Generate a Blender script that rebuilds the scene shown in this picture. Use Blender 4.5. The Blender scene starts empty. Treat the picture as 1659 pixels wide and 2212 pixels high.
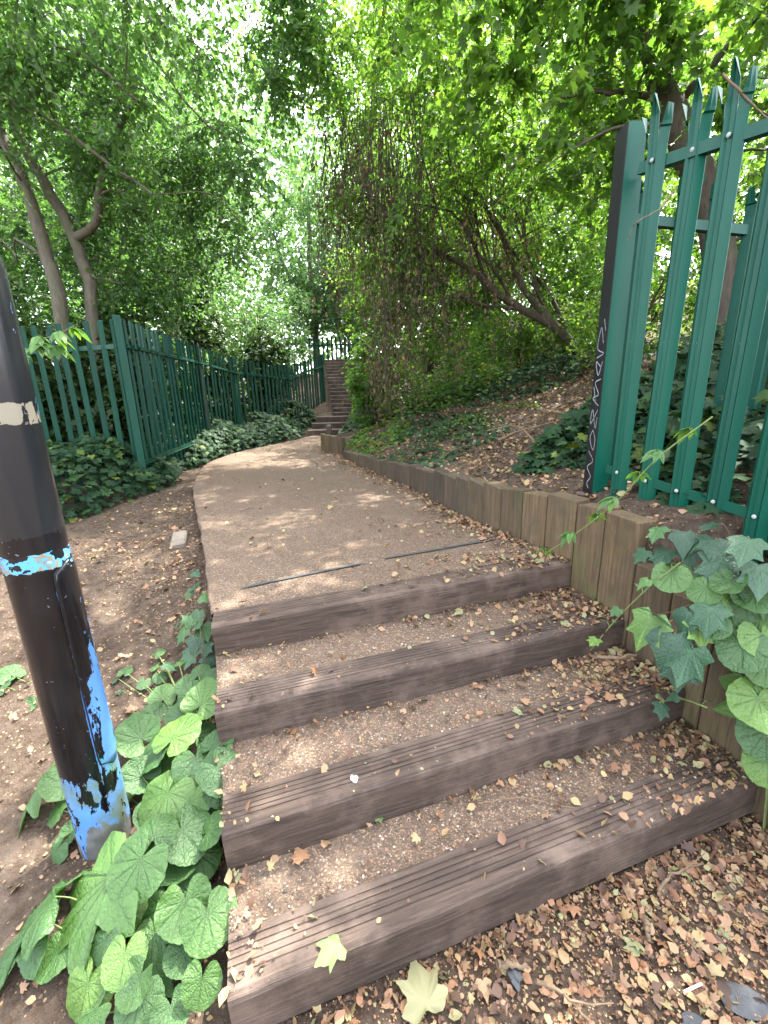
import bpy, bmesh, math, random
import numpy as np
from mathutils import Vector, Matrix

scene = bpy.context.scene
C = scene.collection
rng = np.random.default_rng(7)
random.seed(7)
R = math.radians

# ------------------------------------------------------------------ camera, sky, sun, exposure
cam_data = bpy.data.cameras.new('camera')
cam_data.sensor_fit = 'VERTICAL'
cam_data.sensor_height = 36.0
cam_data.lens = 930 / 2212 * 36.0
cam_data.clip_start = 0.02
cam_data.clip_end = 2000
cam = bpy.data.objects.new('camera', cam_data)
C.objects.link(cam)
pitch, roll = R(15), R(1.6)
d = Vector((0, math.cos(pitch), -math.sin(pitch)))
U0 = Vector((0, math.sin(pitch), math.cos(pitch)))
X0 = Vector((1, 0, 0))
Rv = X0 * math.cos(roll) - U0 * math.sin(roll)
Uv = U0 * math.cos(roll) + X0 * math.sin(roll)
M3 = Matrix((Rv, Uv, -d)).transposed()
cam.matrix_world = Matrix.Translation((0, 0, 1.5)) @ M3.to_4x4()
scene.camera = cam

SUN_EL, SUN_AZ = 60, 38          # azimuth measured from +Y (ahead) towards +X (right)
world = bpy.data.worlds.new('World')
scene.world = world
world.use_nodes = True
wn = world.node_tree
bg = wn.nodes['Background']
sky = wn.nodes.new('ShaderNodeTexSky')
sky.sky_type = 'NISHITA'
sky.sun_disc = False
sky.sun_elevation = R(SUN_EL)
sky.sun_rotation = R(SUN_AZ)
sky.air_density = 1.0
sky.dust_density = 3.0
sky.ozone_density = 1.0
hs = wn.nodes.new('ShaderNodeHueSaturation')          # thin white cloud takes most of the blue out of the sky
hs.inputs['Saturation'].default_value = 0.38
wn.links.new(sky.outputs[0], hs.inputs['Color'])
wn.links.new(hs.outputs[0], bg.inputs[0])
bg.inputs[1].default_value = 0.15
sun_data = bpy.data.lights.new('sun', 'SUN')
sun_data.energy = 2.05
sun_data.angle = R(0.6)
sun_data.color = (1.0, 0.95, 0.86)
sun = bpy.data.objects.new('sun', sun_data)
sd = Vector((math.sin(R(SUN_AZ)) * math.cos(R(SUN_EL)), math.cos(R(SUN_AZ)) * math.cos(R(SUN_EL)), math.sin(R(SUN_EL))))
sun.rotation_euler = (-sd).to_track_quat('-Z', 'Y').to_euler()
sun.location = sd * 40
C.objects.link(sun)
scene.view_settings.view_transform = 'Standard'
scene.view_settings.look = 'None'
scene.view_settings.gamma = 1.0
scene.view_settings.exposure = 3.42
scene.render.engine = 'CYCLES'
scene.cycles.use_denoising = True
scene.cycles.max_bounces = 7
scene.cycles.diffuse_bounces = 4
scene.cycles.glossy_bounces = 2
scene.cycles.transmission_bounces = 4
scene.cycles.sample_clamp_indirect = 8
scene.cycles.caustics_reflective = False
scene.cycles.caustics_refractive = False

# ------------------------------------------------------------------ materials
def mat_base(name):
    m = bpy.data.materials.new(name)
    m.use_nodes = True
    nt = m.node_tree
    return m, nt, nt.nodes['Principled BSDF'], nt.nodes['Material Output']

def N(nt, t, **kw):
    n = nt.nodes.new(t)
    for k, v in kw.items():
        if k == 'i':
            for kk, vv in v.items():
                n.inputs[kk].default_value = vv
        else:
            setattr(n, k, v)
    return n

def ramp(nt, fac, stops, interp='LINEAR'):
    r = nt.nodes.new('ShaderNodeValToRGB')
    r.color_ramp.interpolation = interp
    el = r.color_ramp.elements
    while len(el) < len(stops):
        el.new(0.5)
    for e, (p, c) in zip(el, stops):
        e.position = p
        e.color = (*c, 1) if len(c) == 3 else c
    nt.links.new(fac, r.inputs[0])
    return r.outputs[0]

def mixc(nt, fac, a, b, mode='MIX'):
    n = nt.nodes.new('ShaderNodeMix')
    n.data_type = 'RGBA'
    n.blend_type = mode
    for s, v in ((0, fac), (6, a), (7, b)):
        if hasattr(v, 'links'):
            nt.links.new(v, n.inputs[s])
        elif s == 0:
            n.inputs[0].default_value = v
        else:
            n.inputs[s].default_value = (*v, 1)
    return n.outputs[2]

def math_n(nt, op, a, b=None, clamp=False):
    n = nt.nodes.new('ShaderNodeMath')
    n.operation = op
    n.use_clamp = clamp
    for i, v in enumerate((a, b)):
        if v is None:
            continue
        if hasattr(v, 'links'):
            nt.links.new(v, n.inputs[i])
        else:
            n.inputs[i].default_value = v
    return n.outputs[0]

def noise(nt, vec, scale, detail=4, rough=0.55, dist=0.0):
    n = N(nt, 'ShaderNodeTexNoise', i={'Scale': scale, 'Detail': detail, 'Roughness': rough, 'Distortion': dist})
    if vec is not None:
        nt.links.new(vec, n.inputs['Vector'])
    return n.outputs['Fac']

def bump(nt, h, strength, dist, normal=None):
    b = N(nt, 'ShaderNodeBump', i={'Strength': strength, 'Distance': dist})
    nt.links.new(h, b.inputs['Height'])
    if normal is not None:
        nt.links.new(normal, b.inputs['Normal'])
    return b.outputs['Normal']

def mapping(nt, vec, scale):
    n = N(nt, 'ShaderNodeMapping')
    n.inputs['Scale'].default_value = scale
    nt.links.new(vec, n.inputs['Vector'])
    return n.outputs['Vector']

def leaf_mat(name, stops, trans=0.45, rough=0.5, tboost=1.6, spec=0.5):
    """stops: colour ramp over the per-leaf random attribute"""
    m, nt, bs, out = mat_base(name)
    a = N(nt, 'ShaderNodeAttribute', attribute_name='rnd')
    col = ramp(nt, a.outputs['Fac'], stops)
    tc = N(nt, 'ShaderNodeTexCoord')
    nz = noise(nt, tc.outputs['Object'], 30, 2)
    col2 = mixc(nt, math_n(nt, 'MULTIPLY', nz, 0.5), col, mixc(nt, 1.0, col, (0.55, 0.6, 0.5), 'MULTIPLY'))
    nt.links.new(col2, bs.inputs['Base Color'])
    bs.inputs['Roughness'].default_value = rough
    bs.inputs['Specular IOR Level'].default_value = spec
    tr = N(nt, 'ShaderNodeBsdfTranslucent')
    tcol = mixc(nt, 1.0, col2, (1.05 * tboost, 1.12 * tboost, 0.48 * tboost), 'MULTIPLY')
    nt.links.new(tcol, tr.inputs['Color'])
    mx = N(nt, 'ShaderNodeMixShader')
    mx.inputs[0].default_value = trans
    nt.links.new(bs.outputs[0], mx.inputs[1])
    nt.links.new(tr.outputs[0], mx.inputs[2])
    nt.links.new(mx.outputs[0], out.inputs['Surface'])
    return m

def leaf_obj_mat(name, stops, trans=0.35, rough=0.42, VEIN=(0.5, 0.55, 0.55)):
    """near, hand-placed leaves: colour by object, veins from the mesh"""
    m, nt, bs, out = mat_base(name)
    oi = N(nt, 'ShaderNodeObjectInfo')
    col = ramp(nt, oi.outputs['Random'], stops)
    a = N(nt, 'ShaderNodeAttribute', attribute_name='vein')
    tc = N(nt, 'ShaderNodeTexCoord')
    nz = noise(nt, tc.outputs['Object'], 18, 4)
    col = mixc(nt, math_n(nt, 'MULTIPLY', nz, 0.55), col, mixc(nt, 1.0, col, (0.5, 0.6, 0.45), 'MULTIPLY'))
    spots = ramp(nt, noise(nt, tc.outputs['Object'], 70, 2), [(0.7, (0, 0, 0)), (0.74, (1, 1, 1))])
    col = mixc(nt, math_n(nt, 'MULTIPLY', spots, 0.5), col, (0.20, 0.17, 0.06))
    vo = N(nt, 'ShaderNodeTexVoronoi', i={'Scale': 11.0}); vo.feature = 'DISTANCE_TO_EDGE'
    nt.links.new(tc.outputs['Object'], vo.inputs['Vector'])
    net = ramp(nt, vo.outputs['Distance'], [(0.0, (1, 1, 1)), (0.05, (0, 0, 0))])
    col = mixc(nt, math_n(nt, 'MULTIPLY', net, 0.22), col, mixc(nt, 1.0, col, (0.45, 0.5, 0.5), 'MULTIPLY'))
    col = mixc(nt, math_n(nt, 'MULTIPLY', a.outputs['Fac'], 0.55), col, mixc(nt, 1.0, col, VEIN, 'MULTIPLY'))
    nt.links.new(col, bs.inputs['Base Color'])
    bs.inputs['Roughness'].default_value = rough
    nt.links.new(bump(nt, math_n(nt, 'ADD', noise(nt, tc.outputs['Object'], 22, 4), math_n(nt, 'MULTIPLY', math_n(nt, 'MINIMUM', vo.outputs['Distance'], 0.15), 1.6)), 0.6, 0.006), bs.inputs['Normal'])
    tr = N(nt, 'ShaderNodeBsdfTranslucent')
    nt.links.new(mixc(nt, 1.0, col, (1.9, 1.8, 0.6), 'MULTIPLY'), tr.inputs['Color'])
    mx = N(nt, 'ShaderNodeMixShader')
    mx.inputs[0].default_value = trans
    nt.links.new(bs.outputs[0], mx.inputs[1])
    nt.links.new(tr.outputs[0], mx.inputs[2])
    nt.links.new(mx.outputs[0], out.inputs['Surface'])
    return m

MAT = {}
MAT['leaf_ash'] = leaf_mat('leaf_ash', [(0, (0.042, 0.098, 0.034)), (0.55, (0.074, 0.155, 0.054)), (1, (0.13, 0.225, 0.085))], 0.5, 0.45, 1.6)
MAT['leaf_lime'] = leaf_mat('leaf_lime', [(0, (0.052, 0.110, 0.027)), (0.5, (0.092, 0.172, 0.040)), (0.95, (0.17, 0.25, 0.052)), (1, (0.26, 0.12, 0.03))], 0.58, 0.45, 2.0)
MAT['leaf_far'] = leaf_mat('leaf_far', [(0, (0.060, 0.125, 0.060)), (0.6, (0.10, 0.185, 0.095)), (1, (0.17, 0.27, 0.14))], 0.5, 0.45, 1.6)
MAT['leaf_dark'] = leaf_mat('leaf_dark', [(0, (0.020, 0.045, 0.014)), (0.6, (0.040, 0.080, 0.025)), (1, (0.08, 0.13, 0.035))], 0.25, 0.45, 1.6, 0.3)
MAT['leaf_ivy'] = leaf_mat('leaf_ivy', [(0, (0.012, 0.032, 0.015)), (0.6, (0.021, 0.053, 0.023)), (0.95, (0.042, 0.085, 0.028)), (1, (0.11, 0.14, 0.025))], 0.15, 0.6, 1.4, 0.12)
MAT['leaf_dead'] = leaf_mat('leaf_dead', [(0, (0.065, 0.042, 0.024)), (0.6, (0.125, 0.080, 0.044)), (0.9, (0.20, 0.135, 0.072)), (1, (0.28, 0.14, 0.06))], 0.3, 0.7, 1.3)
MAT['leaf_fallen'] = leaf_mat('leaf_fallen', [(0, (0.075, 0.042, 0.030)), (0.18, (0.15, 0.080, 0.050)), (0.38, (0.32, 0.155, 0.080)), (0.58, (0.33, 0.205, 0.125)), (0.76, (0.38, 0.255, 0.12)), (0.9, (0.25, 0.25, 0.13)), (1, (0.12, 0.20, 0.06))], 0.15, 0.65, 1.2)
MAT['near_leaf'] = leaf_obj_mat('near_leaf', [(0, (0.045, 0.108, 0.030)), (0.5, (0.060, 0.135, 0.036)), (0.85, (0.082, 0.168, 0.038)), (1, (0.13, 0.23, 0.045))], 0.2, 0.38)
MAT['near_ivy'] = leaf_obj_mat('near_ivy', [(0, (0.018, 0.062, 0.032)), (0.55, (0.030, 0.090, 0.040)), (0.85, (0.055, 0.135, 0.042)), (1, (0.13, 0.23, 0.045))], 0.12, 0.28, (2.2, 1.9, 1.9))
MAT['near_creeper'] = leaf_obj_mat('near_creeper', [(0, (0.07, 0.17, 0.06)), (1, (0.14, 0.28, 0.06))], 0.4, 0.45)

def bark(name, a, b, moss=0.0):
    m, nt, bs, out = mat_base(name)
    tc = N(nt, 'ShaderNodeTexCoord')
    v = mapping(nt, tc.outputs['Object'], (14, 14, 4))
    n1 = noise(nt, v, 2.0, 6, 0.65, 0.6)
    col = ramp(nt, n1, [(0.3, a), (0.7, b)])
    if moss:
        n2 = ramp(nt, noise(nt, tc.outputs['Object'], 3, 4), [(0.5, (0, 0, 0)), (0.62, (1, 1, 1))])
        col = mixc(nt, math_n(nt, 'MULTIPLY', n2, moss), col, (0.07, 0.09, 0.03))
    nt.links.new(col, bs.inputs['Base Color'])
    bs.inputs['Roughness'].default_value = 0.85
    nt.links.new(bump(nt, n1, 0.7, 0.02), bs.inputs['Normal'])
    return m
MAT['bark_pale'] = bark('bark_pale', (0.065, 0.055, 0.038), (0.13, 0.113, 0.078), 0.4)
MAT['bark_dark'] = bark('bark_dark', (0.035, 0.028, 0.022), (0.09, 0.07, 0.05), 0.3)
MAT['bark_brown'] = bark('bark_brown', (0.035, 0.026, 0.018), (0.09, 0.065, 0.042), 0.4)
MAT['twig_dry'] = bark('twig_dry', (0.10, 0.065, 0.04), (0.22, 0.15, 0.09))
MAT['stem_green'] = bark('stem_green', (0.10, 0.16, 0.04), (0.20, 0.24, 0.08))

def soil():
    m, nt, bs, out = mat_base('soil')
    tc = N(nt, 'ShaderNodeTexCoord')
    o = tc.outputs['Object']
    n1 = noise(nt, o, 1.7, 6, 0.6)
    n2 = noise(nt, o, 22, 6, 0.7)
    n3 = noise(nt, o, 120, 3, 0.6)
    col = ramp(nt, n1, [(0.3, (0.062, 0.043, 0.031)), (0.55, (0.102, 0.074, 0.054)), (0.75, (0.148, 0.112, 0.084))])
    col = mixc(nt, ramp(nt, n2, [(0.35, (1, 1, 1)), (0.6, (0, 0, 0))]), col, mixc(nt, 1.0, col, (0.5, 0.45, 0.4), 'MULTIPLY'))
    vo = N(nt, 'ShaderNodeTexVoronoi', i={'Scale': 55.0, 'Randomness': 1.0})
    nt.links.new(o, vo.inputs['Vector'])
    chip = math_n(nt, 'LESS_THAN', vo.outputs['Distance'], 0.26)
    pick = N(nt, 'ShaderNodeSeparateColor')
    nt.links.new(vo.outputs['Color'], pick.inputs[0])
    chip = math_n(nt, 'MULTIPLY', chip, math_n(nt, 'GREATER_THAN', pick.outputs[0], 0.62))
    ccol = ramp(nt, pick.outputs[1], [(0, (0.30, 0.17, 0.09)), (0.5, (0.36, 0.27, 0.17)), (1, (0.10, 0.06, 0.04))])
    col = mixc(nt, math_n(nt, 'MULTIPLY', chip, 0.75), col, ccol)
    nt.links.new(col, bs.inputs['Base Color'])
    bs.inputs['Roughness'].default_value = 0.95
    bs.inputs['Specular IOR Level'].default_value = 0.2
    h = math_n(nt, 'ADD', n2, math_n(nt, 'MULTIPLY', n3, 0.35))
    nt.links.new(bump(nt, h, 0.9, 0.03), bs.inputs['Normal'])
    return m
MAT['soil'] = soil()

def gravel():
    m, nt, bs, out = mat_base('gravel')
    tc = N(nt, 'ShaderNodeTexCoord')
    o = tc.outputs['Object']
    vo = N(nt, 'ShaderNodeTexVoronoi', i={'Scale': 125.0, 'Randomness': 1.0})
    nt.links.new(o, vo.inputs['Vector'])
    vo2 = N(nt, 'ShaderNodeTexVoronoi', i={'Scale': 260.0, 'Randomness': 1.0})
    nt.links.new(o, vo2.inputs['Vector'])
    s1 = N(nt, 'ShaderNodeSeparateColor'); nt.links.new(vo.outputs['Color'], s1.inputs[0])
    s2 = N(nt, 'ShaderNodeSeparateColor'); nt.links.new(vo2.outputs['Color'], s2.inputs[0])
    stops = [(0, (0.050, 0.040, 0.033)), (0.3, (0.106, 0.078, 0.058)), (0.58, (0.150, 0.108, 0.080)), (0.78, (0.20, 0.148, 0.108)), (0.88, (0.27, 0.145, 0.080)), (0.95, (0.38, 0.30, 0.22)), (1, (0.48, 0.42, 0.35))]
    ca = ramp(nt, s1.outputs[0], stops)
    cb = ramp(nt, s2.outputs[0], stops)
    big = math_n(nt, 'GREATER_THAN', s1.outputs[1], 0.55)
    col = mixc(nt, big, cb, ca)
    edge = ramp(nt, vo.outputs['Distance'], [(0.30, (0, 0, 0)), (0.55, (1, 1, 1))])
    col = mixc(nt, math_n(nt, 'MULTIPLY', math_n(nt, 'MULTIPLY', edge, big), 0.55), col, (0.055, 0.044, 0.037))
    # worn dusty and damp patches
    n1 = noise(nt, o, 1.3, 5, 0.6)
    col = mixc(nt, ramp(nt, n1, [(0.35, (0.5, 0.5, 0.5)), (0.7, (0, 0, 0))]), col, mixc(nt, 1.0, col, (0.62, 0.58, 0.55), 'MULTIPLY'))
    n2 = noise(nt, o, 4.0, 4, 0.6)
    col = mixc(nt, ramp(nt, n2, [(0.5, (0, 0, 0)), (0.8, (0.45, 0.45, 0.45))]), col, (0.21, 0.162, 0.125))
    col = mixc(nt, 0.35, col, (0.132, 0.094, 0.066))
    col = mixc(nt, 1.0, col, (0.92, 0.88, 0.84), 'MULTIPLY')
    nt.links.new(col, bs.inputs['Base Color'])
    bs.inputs['Roughness'].default_value = 0.85
    bs.inputs['Specular IOR Level'].default_value = 0.3
    h = math_n(nt, 'SUBTRACT', 1.0, vo.outputs['Distance'])
    h = math_n(nt, 'ADD', h, math_n(nt, 'MULTIPLY', noise(nt, o, 9, 3), 2.0))
    nt.links.new(bump(nt, h, 0.55, 0.006), bs.inputs['Normal'])
    return m
MAT['gravel'] = gravel()

def pebble():
    m, nt, bs, out = mat_base('pebble')
    a = N(nt, 'ShaderNodeAttribute', attribute_name='rnd')
    col = ramp(nt, a.outputs['Fac'], [(0, (0.05, 0.045, 0.04)), (0.25, (0.12, 0.095, 0.075)), (0.5, (0.20, 0.15, 0.105)), (0.72, (0.27, 0.14, 0.07)), (0.88, (0.32, 0.25, 0.165)), (1, (0.45, 0.41, 0.35))])
    nt.links.new(col, bs.inputs['Base Color'])
    bs.inputs['Roughness'].default_value = 0.7
    return m
MAT['pebble'] = pebble()

def timber(name, dark, mid, light, axis=0, scuff=(0.30, 0.25, 0.225), scuff_amt=0.5, moss=0.0, objvar=0.3):
    """long grain along local axis; scuffs and stains are wear of the wood"""
    m, nt, bs, out = mat_base(name)
    tc = N(nt, 'ShaderNodeTexCoord')
    oi = N(nt, 'ShaderNodeObjectInfo')
    off = N(nt, 'ShaderNodeVectorMath', operation='ADD')
    cmb = N(nt, 'ShaderNodeCombineXYZ')
    rr = math_n(nt, 'MULTIPLY', oi.outputs['Random'], 37.0)
    for i in range(3):
        nt.links.new(rr, cmb.inputs[i])
    nt.links.new(tc.outputs['Object'], off.inputs[0])
    nt.links.new(cmb.outputs[0], off.inputs[1])
    o = off.outputs[0]
    sc = [26, 26, 26]; sc[axis] = 1.6
    g = noise(nt, mapping(nt, o, sc), 2.2, 7, 0.7, 0.5)
    sc2 = [70, 70, 70]; sc2[axis] = 3
    g2 = noise(nt, mapping(nt, o, sc2), 2.0, 4, 0.6)
    col = ramp(nt, g, [(0.28, dark), (0.5, mid), (0.75, light)])
    crack = ramp(nt, g2, [(0.30, (1, 1, 1)), (0.40, (0, 0, 0))])
    col = mixc(nt, math_n(nt, 'MULTIPLY', crack, 0.7), col, tuple(v * 0.35 for v in dark))
    w = ramp(nt, noise(nt, o, 4.5, 6, 0.68), [(0.48, (0, 0, 0)), (0.70, (1, 1, 1))])
    col = mixc(nt, math_n(nt, 'MULTIPLY', w, scuff_amt), col, scuff)
    if moss:
        mm = ramp(nt, noise(nt, o, 5.0, 6, 0.7), [(0.52, (0, 0, 0)), (0.66, (1, 1, 1))])
        col = mixc(nt, math_n(nt, 'MULTIPLY', mm, moss), col, (0.085, 0.10, 0.03))
    col = mixc(nt, objvar, col, mixc(nt, 1.0, col, ramp(nt, oi.outputs['Random'], [(0, (0.35, 0.33, 0.33)), (0.5, (0.9, 0.85, 0.8)), (1, (1.7, 1.5, 1.2))]), 'MULTIPLY'))
    nt.links.new(col, bs.inputs['Base Color'])
    bs.inputs['Roughness'].default_value = 0.78
    bs.inputs['Specular IOR Level'].default_value = 0.35
    hh = math_n(nt, 'ADD', g, math_n(nt, 'MULTIPLY', g2, 0.6))
    nt.links.new(bump(nt, hh, 0.6, 0.008), bs.inputs['Normal'])
    return m
MAT['sleeper'] = timber('sleeper', (0.024, 0.016, 0.012), (0.060, 0.041, 0.031), (0.108, 0.076, 0.058), 0, (0.178, 0.130, 0.102), 0.65, 0.0, 0.15)
MAT['plank'] = timber('plank', (0.050, 0.035, 0.021), (0.105, 0.074, 0.042), (0.165, 0.122, 0.070), 2, (0.060, 0.046, 0.033), 0.8, 0.45, 0.35)
MAT['plank_old'] = timber('plank_old', (0.034, 0.024, 0.016), (0.072, 0.051, 0.034), (0.125, 0.092, 0.062), 2, (0.05, 0.042, 0.035), 0.6, 0.3, 0.35)

def paint(name, col, rough=0.36, grime=(0.03, 0.04, 0.03), amt=0.35):
    m, nt, bs, out = mat_base(name)
    tc = N(nt, 'ShaderNodeTexCoord')
    oi = N(nt, 'ShaderNodeObjectInfo')
    n1 = noise(nt, mapping(nt, tc.outputs['Object'], (8, 8, 1.5)), 2.0, 6, 0.65)
    c = mixc(nt, math_n(nt, 'MULTIPLY', ramp(nt, n1, [(0.42, (0, 0, 0)), (0.75, (1, 1, 1))]), amt), col, grime)
    c = mixc(nt, 0.35, c, mixc(nt, 1.0, c, ramp(nt, oi.outputs['Random'], [(0, (0.6, 0.6, 0.62)), (1, (1.3, 1.25, 1.2))]), 'MULTIPLY'))
    chips = ramp(nt, noise(nt, tc.outputs['Object'], 60, 3, 0.6), [(0.76, (0, 0, 0)), (0.78, (1, 1, 1))])
    c = mixc(nt, math_n(nt, 'MULTIPLY', chips, 0.6), c, (0.35, 0.36, 0.34))
    nt.links.new(c, bs.inputs['Base Color'])
    nt.links.new(math_n(nt, 'ADD', math_n(nt, 'MULTIPLY', n1, 0.3), rough - 0.1), bs.inputs['Roughness'])
    bs.inputs['Specular IOR Level'].default_value = 0.3
    return m
MAT['green'] = paint('green_paint', (0.0015, 0.072, 0.045), 0.33, (0.002, 0.036, 0.022))
MAT['green_shaded'] = paint('green_paint_shaded', (0.0015, 0.052, 0.030), 0.48, (0.003, 0.02, 0.012), 0.4)  # darker copy of the fence green, with the left fence's shade in the colour
MAT['black'] = paint('black_paint', (0.012, 0.012, 0.014), 0.4, (0.03, 0.03, 0.03))
MAT['steel'] = paint('galvanised', (0.42, 0.43, 0.42), 0.45, (0.2, 0.2, 0.19))
MAT['graffiti'] = paint('graffiti_white', (0.26, 0.28, 0.30), 0.6, (0.10, 0.10, 0.11), 0.9)

def plain(name, col, rough=0.7, bumpy=0.0):
    m, nt, bs, out = mat_base(name)
    tc = N(nt, 'ShaderNodeTexCoord')
    n1 = noise(nt, tc.outputs['Object'], 40, 5, 0.65)
    c = mixc(nt, ramp(nt, n1, [(0.35, (0.6, 0.6, 0.6)), (0.65, (0, 0, 0))]), col, tuple(v * 0.6 for v in col))
    nt.links.new(c, bs.inputs['Base Color'])
    bs.inputs['Roughness'].default_value = rough
    if bumpy:
        nt.links.new(bump(nt, n1, bumpy, 0.01), bs.inputs['Normal'])
    return m
MAT['stone'] = plain('stone', (0.20, 0.165, 0.13), 0.9, 0.8)
MAT['slate'] = plain('slate', (0.065, 0.067, 0.072), 0.8, 0.5)
MAT['tissue'] = plain('tissue', (0.70, 0.64, 0.58), 0.9)
MAT['foil'] = plain('foil', (0.45, 0.44, 0.46), 0.35)
MAT['paper'] = plain('paper', (0.72, 0.70, 0.64), 0.8)
MAT['asphalt_strip'] = plain('asphalt_strip', (0.055, 0.060, 0.062), 0.75, 0.5)

def pole_paint():
    m, nt, bs, out = mat_base('peeling_paint')
    tc = N(nt, 'ShaderNodeTexCoord')
    o = tc.outputs['Object']
    sx = N(nt, 'ShaderNodeSeparateXYZ'); nt.links.new(o, sx.inputs[0])
    z = sx.outputs[2]
    n_big = noise(nt, mapping(nt, o, (6, 6, 2.6)), 2.2, 8, 0.62, 0.4)
    n_fine = noise(nt, mapping(nt, o, (16, 16, 6)), 2.5, 6, 0.66, 0.3)
    # how far the black coat has peeled: most at the foot, patchy on the door side, hardly at all elsewhere
    sd_ = math_n(nt, 'ADD', math_n(nt, 'MULTIPLY', sx.outputs[0], 9.32), math_n(nt, 'MULTIPLY', sx.outputs[1], 8.10))
    foot = ramp(nt, z, [(0.0, (.56, .56, .56)), (0.22, (.50, .50, .50)), (0.33, (.44, .44, .44)), (0.42, (.34, .34, .34)), (0.52, (.20, .20, .20))])
    door = ramp(nt, sd_, [(0.20, (.20, .20, .20)), (0.28, (.50, .50, .50)), (0.36, (.38, .38, .38)), (0.62, (.45, .45, .45)), (0.9, (.54, .54, .54))])
    zlim = ramp(nt, z, [(0.70, (0, 0, 0)), (0.98, (.22, .22, .22))])
    amt = math_n(nt, 'SUBTRACT', math_n(nt, 'MAXIMUM', foot, math_n(nt, 'SUBTRACT', door, zlim)), 0.35)
    val = math_n(nt, 'ADD', math_n(nt, 'ADD', math_n(nt, 'MULTIPLY', n_big, 0.75), math_n(nt, 'MULTIPLY', n_fine, 0.55)), amt)
    peel = ramp(nt, val, [(0.735, (0, 0, 0)), (0.743, (1, 1, 1))])
    blue = ramp(nt, noise(nt, o, 7, 4), [(0.40, (0.075, 0.21, 0.50)), (0.58, (0.10, 0.26, 0.56)), (0.63, (0.05, 0.36, 0.42)), (0.68, (0.13, 0.29, 0.52))])
    metal = ramp(nt, noise(nt, o, 14, 5), [(0.35, (0.07, 0.07, 0.07)), (0.65, (0.17, 0.17, 0.165))])
    mlim = math_n(nt, 'ADD', ramp(nt, z, [(0.04, (0.42, 0.42, 0.42)), (0.22, (0.20, 0.20, 0.20)), (0.36, (0.0, 0.0, 0.0))]), math_n(nt, 'MULTIPLY', sd_, 0.06))
    met = ramp(nt, math_n(nt, 'ADD', noise(nt, mapping(nt, o, (9, 9, 4)), 1.6, 6, 0.6), mlim), [(0.77, (0, 0, 0)), (0.79, (1, 1, 1))])
    under = mixc(nt, met, blue, metal)
    mossf = math_n(nt, 'MULTIPLY', ramp(nt, noise(nt, o, 6, 6, 0.7), [(0.42, (0, 0, 0)), (0.56, (1, 1, 1))]), ramp(nt, z, [(0.08, (0, 0, 0)), (0.17, (1, 1, 1)), (0.34, (1, 1, 1)), (0.42, (0, 0, 0))]))
    under = mixc(nt, math_n(nt, 'MULTIPLY', mossf, 0.8), under, (0.12, 0.15, 0.035))
    blk = ramp(nt, noise(nt, mapping(nt, o, (5, 5, 2)), 2.5, 5), [(0.4, (0.004, 0.004, 0.005)), (0.7, (0.010, 0.010, 0.012))])
    specks = ramp(nt, noise(nt, o, 55, 2, 0.5), [(0.72, (0, 0, 0)), (0.735, (1, 1, 1))])
    blk = mixc(nt, math_n(nt, 'MULTIPLY', specks, 0.35), blk, (0.3, 0.32, 0.38))
    # paler repainted coat above the beige tape line
    up = math_n(nt, 'GREATER_THAN', math_n(nt, 'ADD', z, math_n(nt, 'MULTIPLY', n_fine, 0.05)), 1.20)
    blk = mixc(nt, up, blk, (0.016, 0.017, 0.019))
    col = mixc(nt, peel, blk, under)
    # sticker scraps in a band, and a beige band of old tape
    def band(z0, z1, thr, wob=0.03):
        zz = math_n(nt, 'ADD', z, math_n(nt, 'MULTIPLY', math_n(nt, 'SUBTRACT', n_fine, 0.5), wob))
        b = math_n(nt, 'MULTIPLY', math_n(nt, 'GREATER_THAN', zz, z0), math_n(nt, 'LESS_THAN', zz, z1))
        return math_n(nt, 'MULTIPLY', b, math_n(nt, 'LESS_THAN', n_big, thr))
    scrap = ramp(nt, noise(nt, mapping(nt, o, (20, 20, 26)), 1.0, 3, 0.6), [(0.38, (0.012, 0.012, 0.014)), (0.44, (0.10, 0.36, 0.66)), (0.52, (0.24, 0.21, 0.13)), (0.60, (0.10, 0.30, 0.66)), (0.66, (0.45, 0.44, 0.40)), (0.70, (0.02, 0.02, 0.02))], 'CONSTANT')
    col = mixc(nt, band(1.075, 1.125, 0.66), col, scrap)
    col = mixc(nt, band(1.475, 1.530, 0.53), col, (0.24, 0.215, 0.165))
    nt.links.new(col, bs.inputs['Base Color'])
    nt.links.new(ramp(nt, peel, [(0, (0.17, 0.17, 0.17)), (1, (0.5, 0.5, 0.5))]), bs.inputs['Roughness'])
    hgt = math_n(nt, 'SUBTRACT', 1.0, peel)
    nt.links.new(bump(nt, math_n(nt, 'ADD', hgt, math_n(nt, 'MULTIPLY', n_fine, 0.2)), 0.6, 0.003), bs.inputs['Normal'])
    return m
MAT['pole'] = pole_paint()

# ------------------------------------------------------------------ object helpers
def link(o, parent=None):
    C.objects.link(o)
    if parent is not None:
        o.parent = parent
    return o

def tag(o, label=None, cat=None, group=None, kind=None):
    if label: o['label'] = label
    if cat: o['category'] = cat
    if group: o['group'] = group
    if kind: o['kind'] = kind
    return o

def empty(name, loc=(0, 0, 0)):
    o = bpy.data.objects.new(name, None)
    o.location = loc
    o.empty_display_size = 0.1
    C.objects.link(o)
    return o

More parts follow.
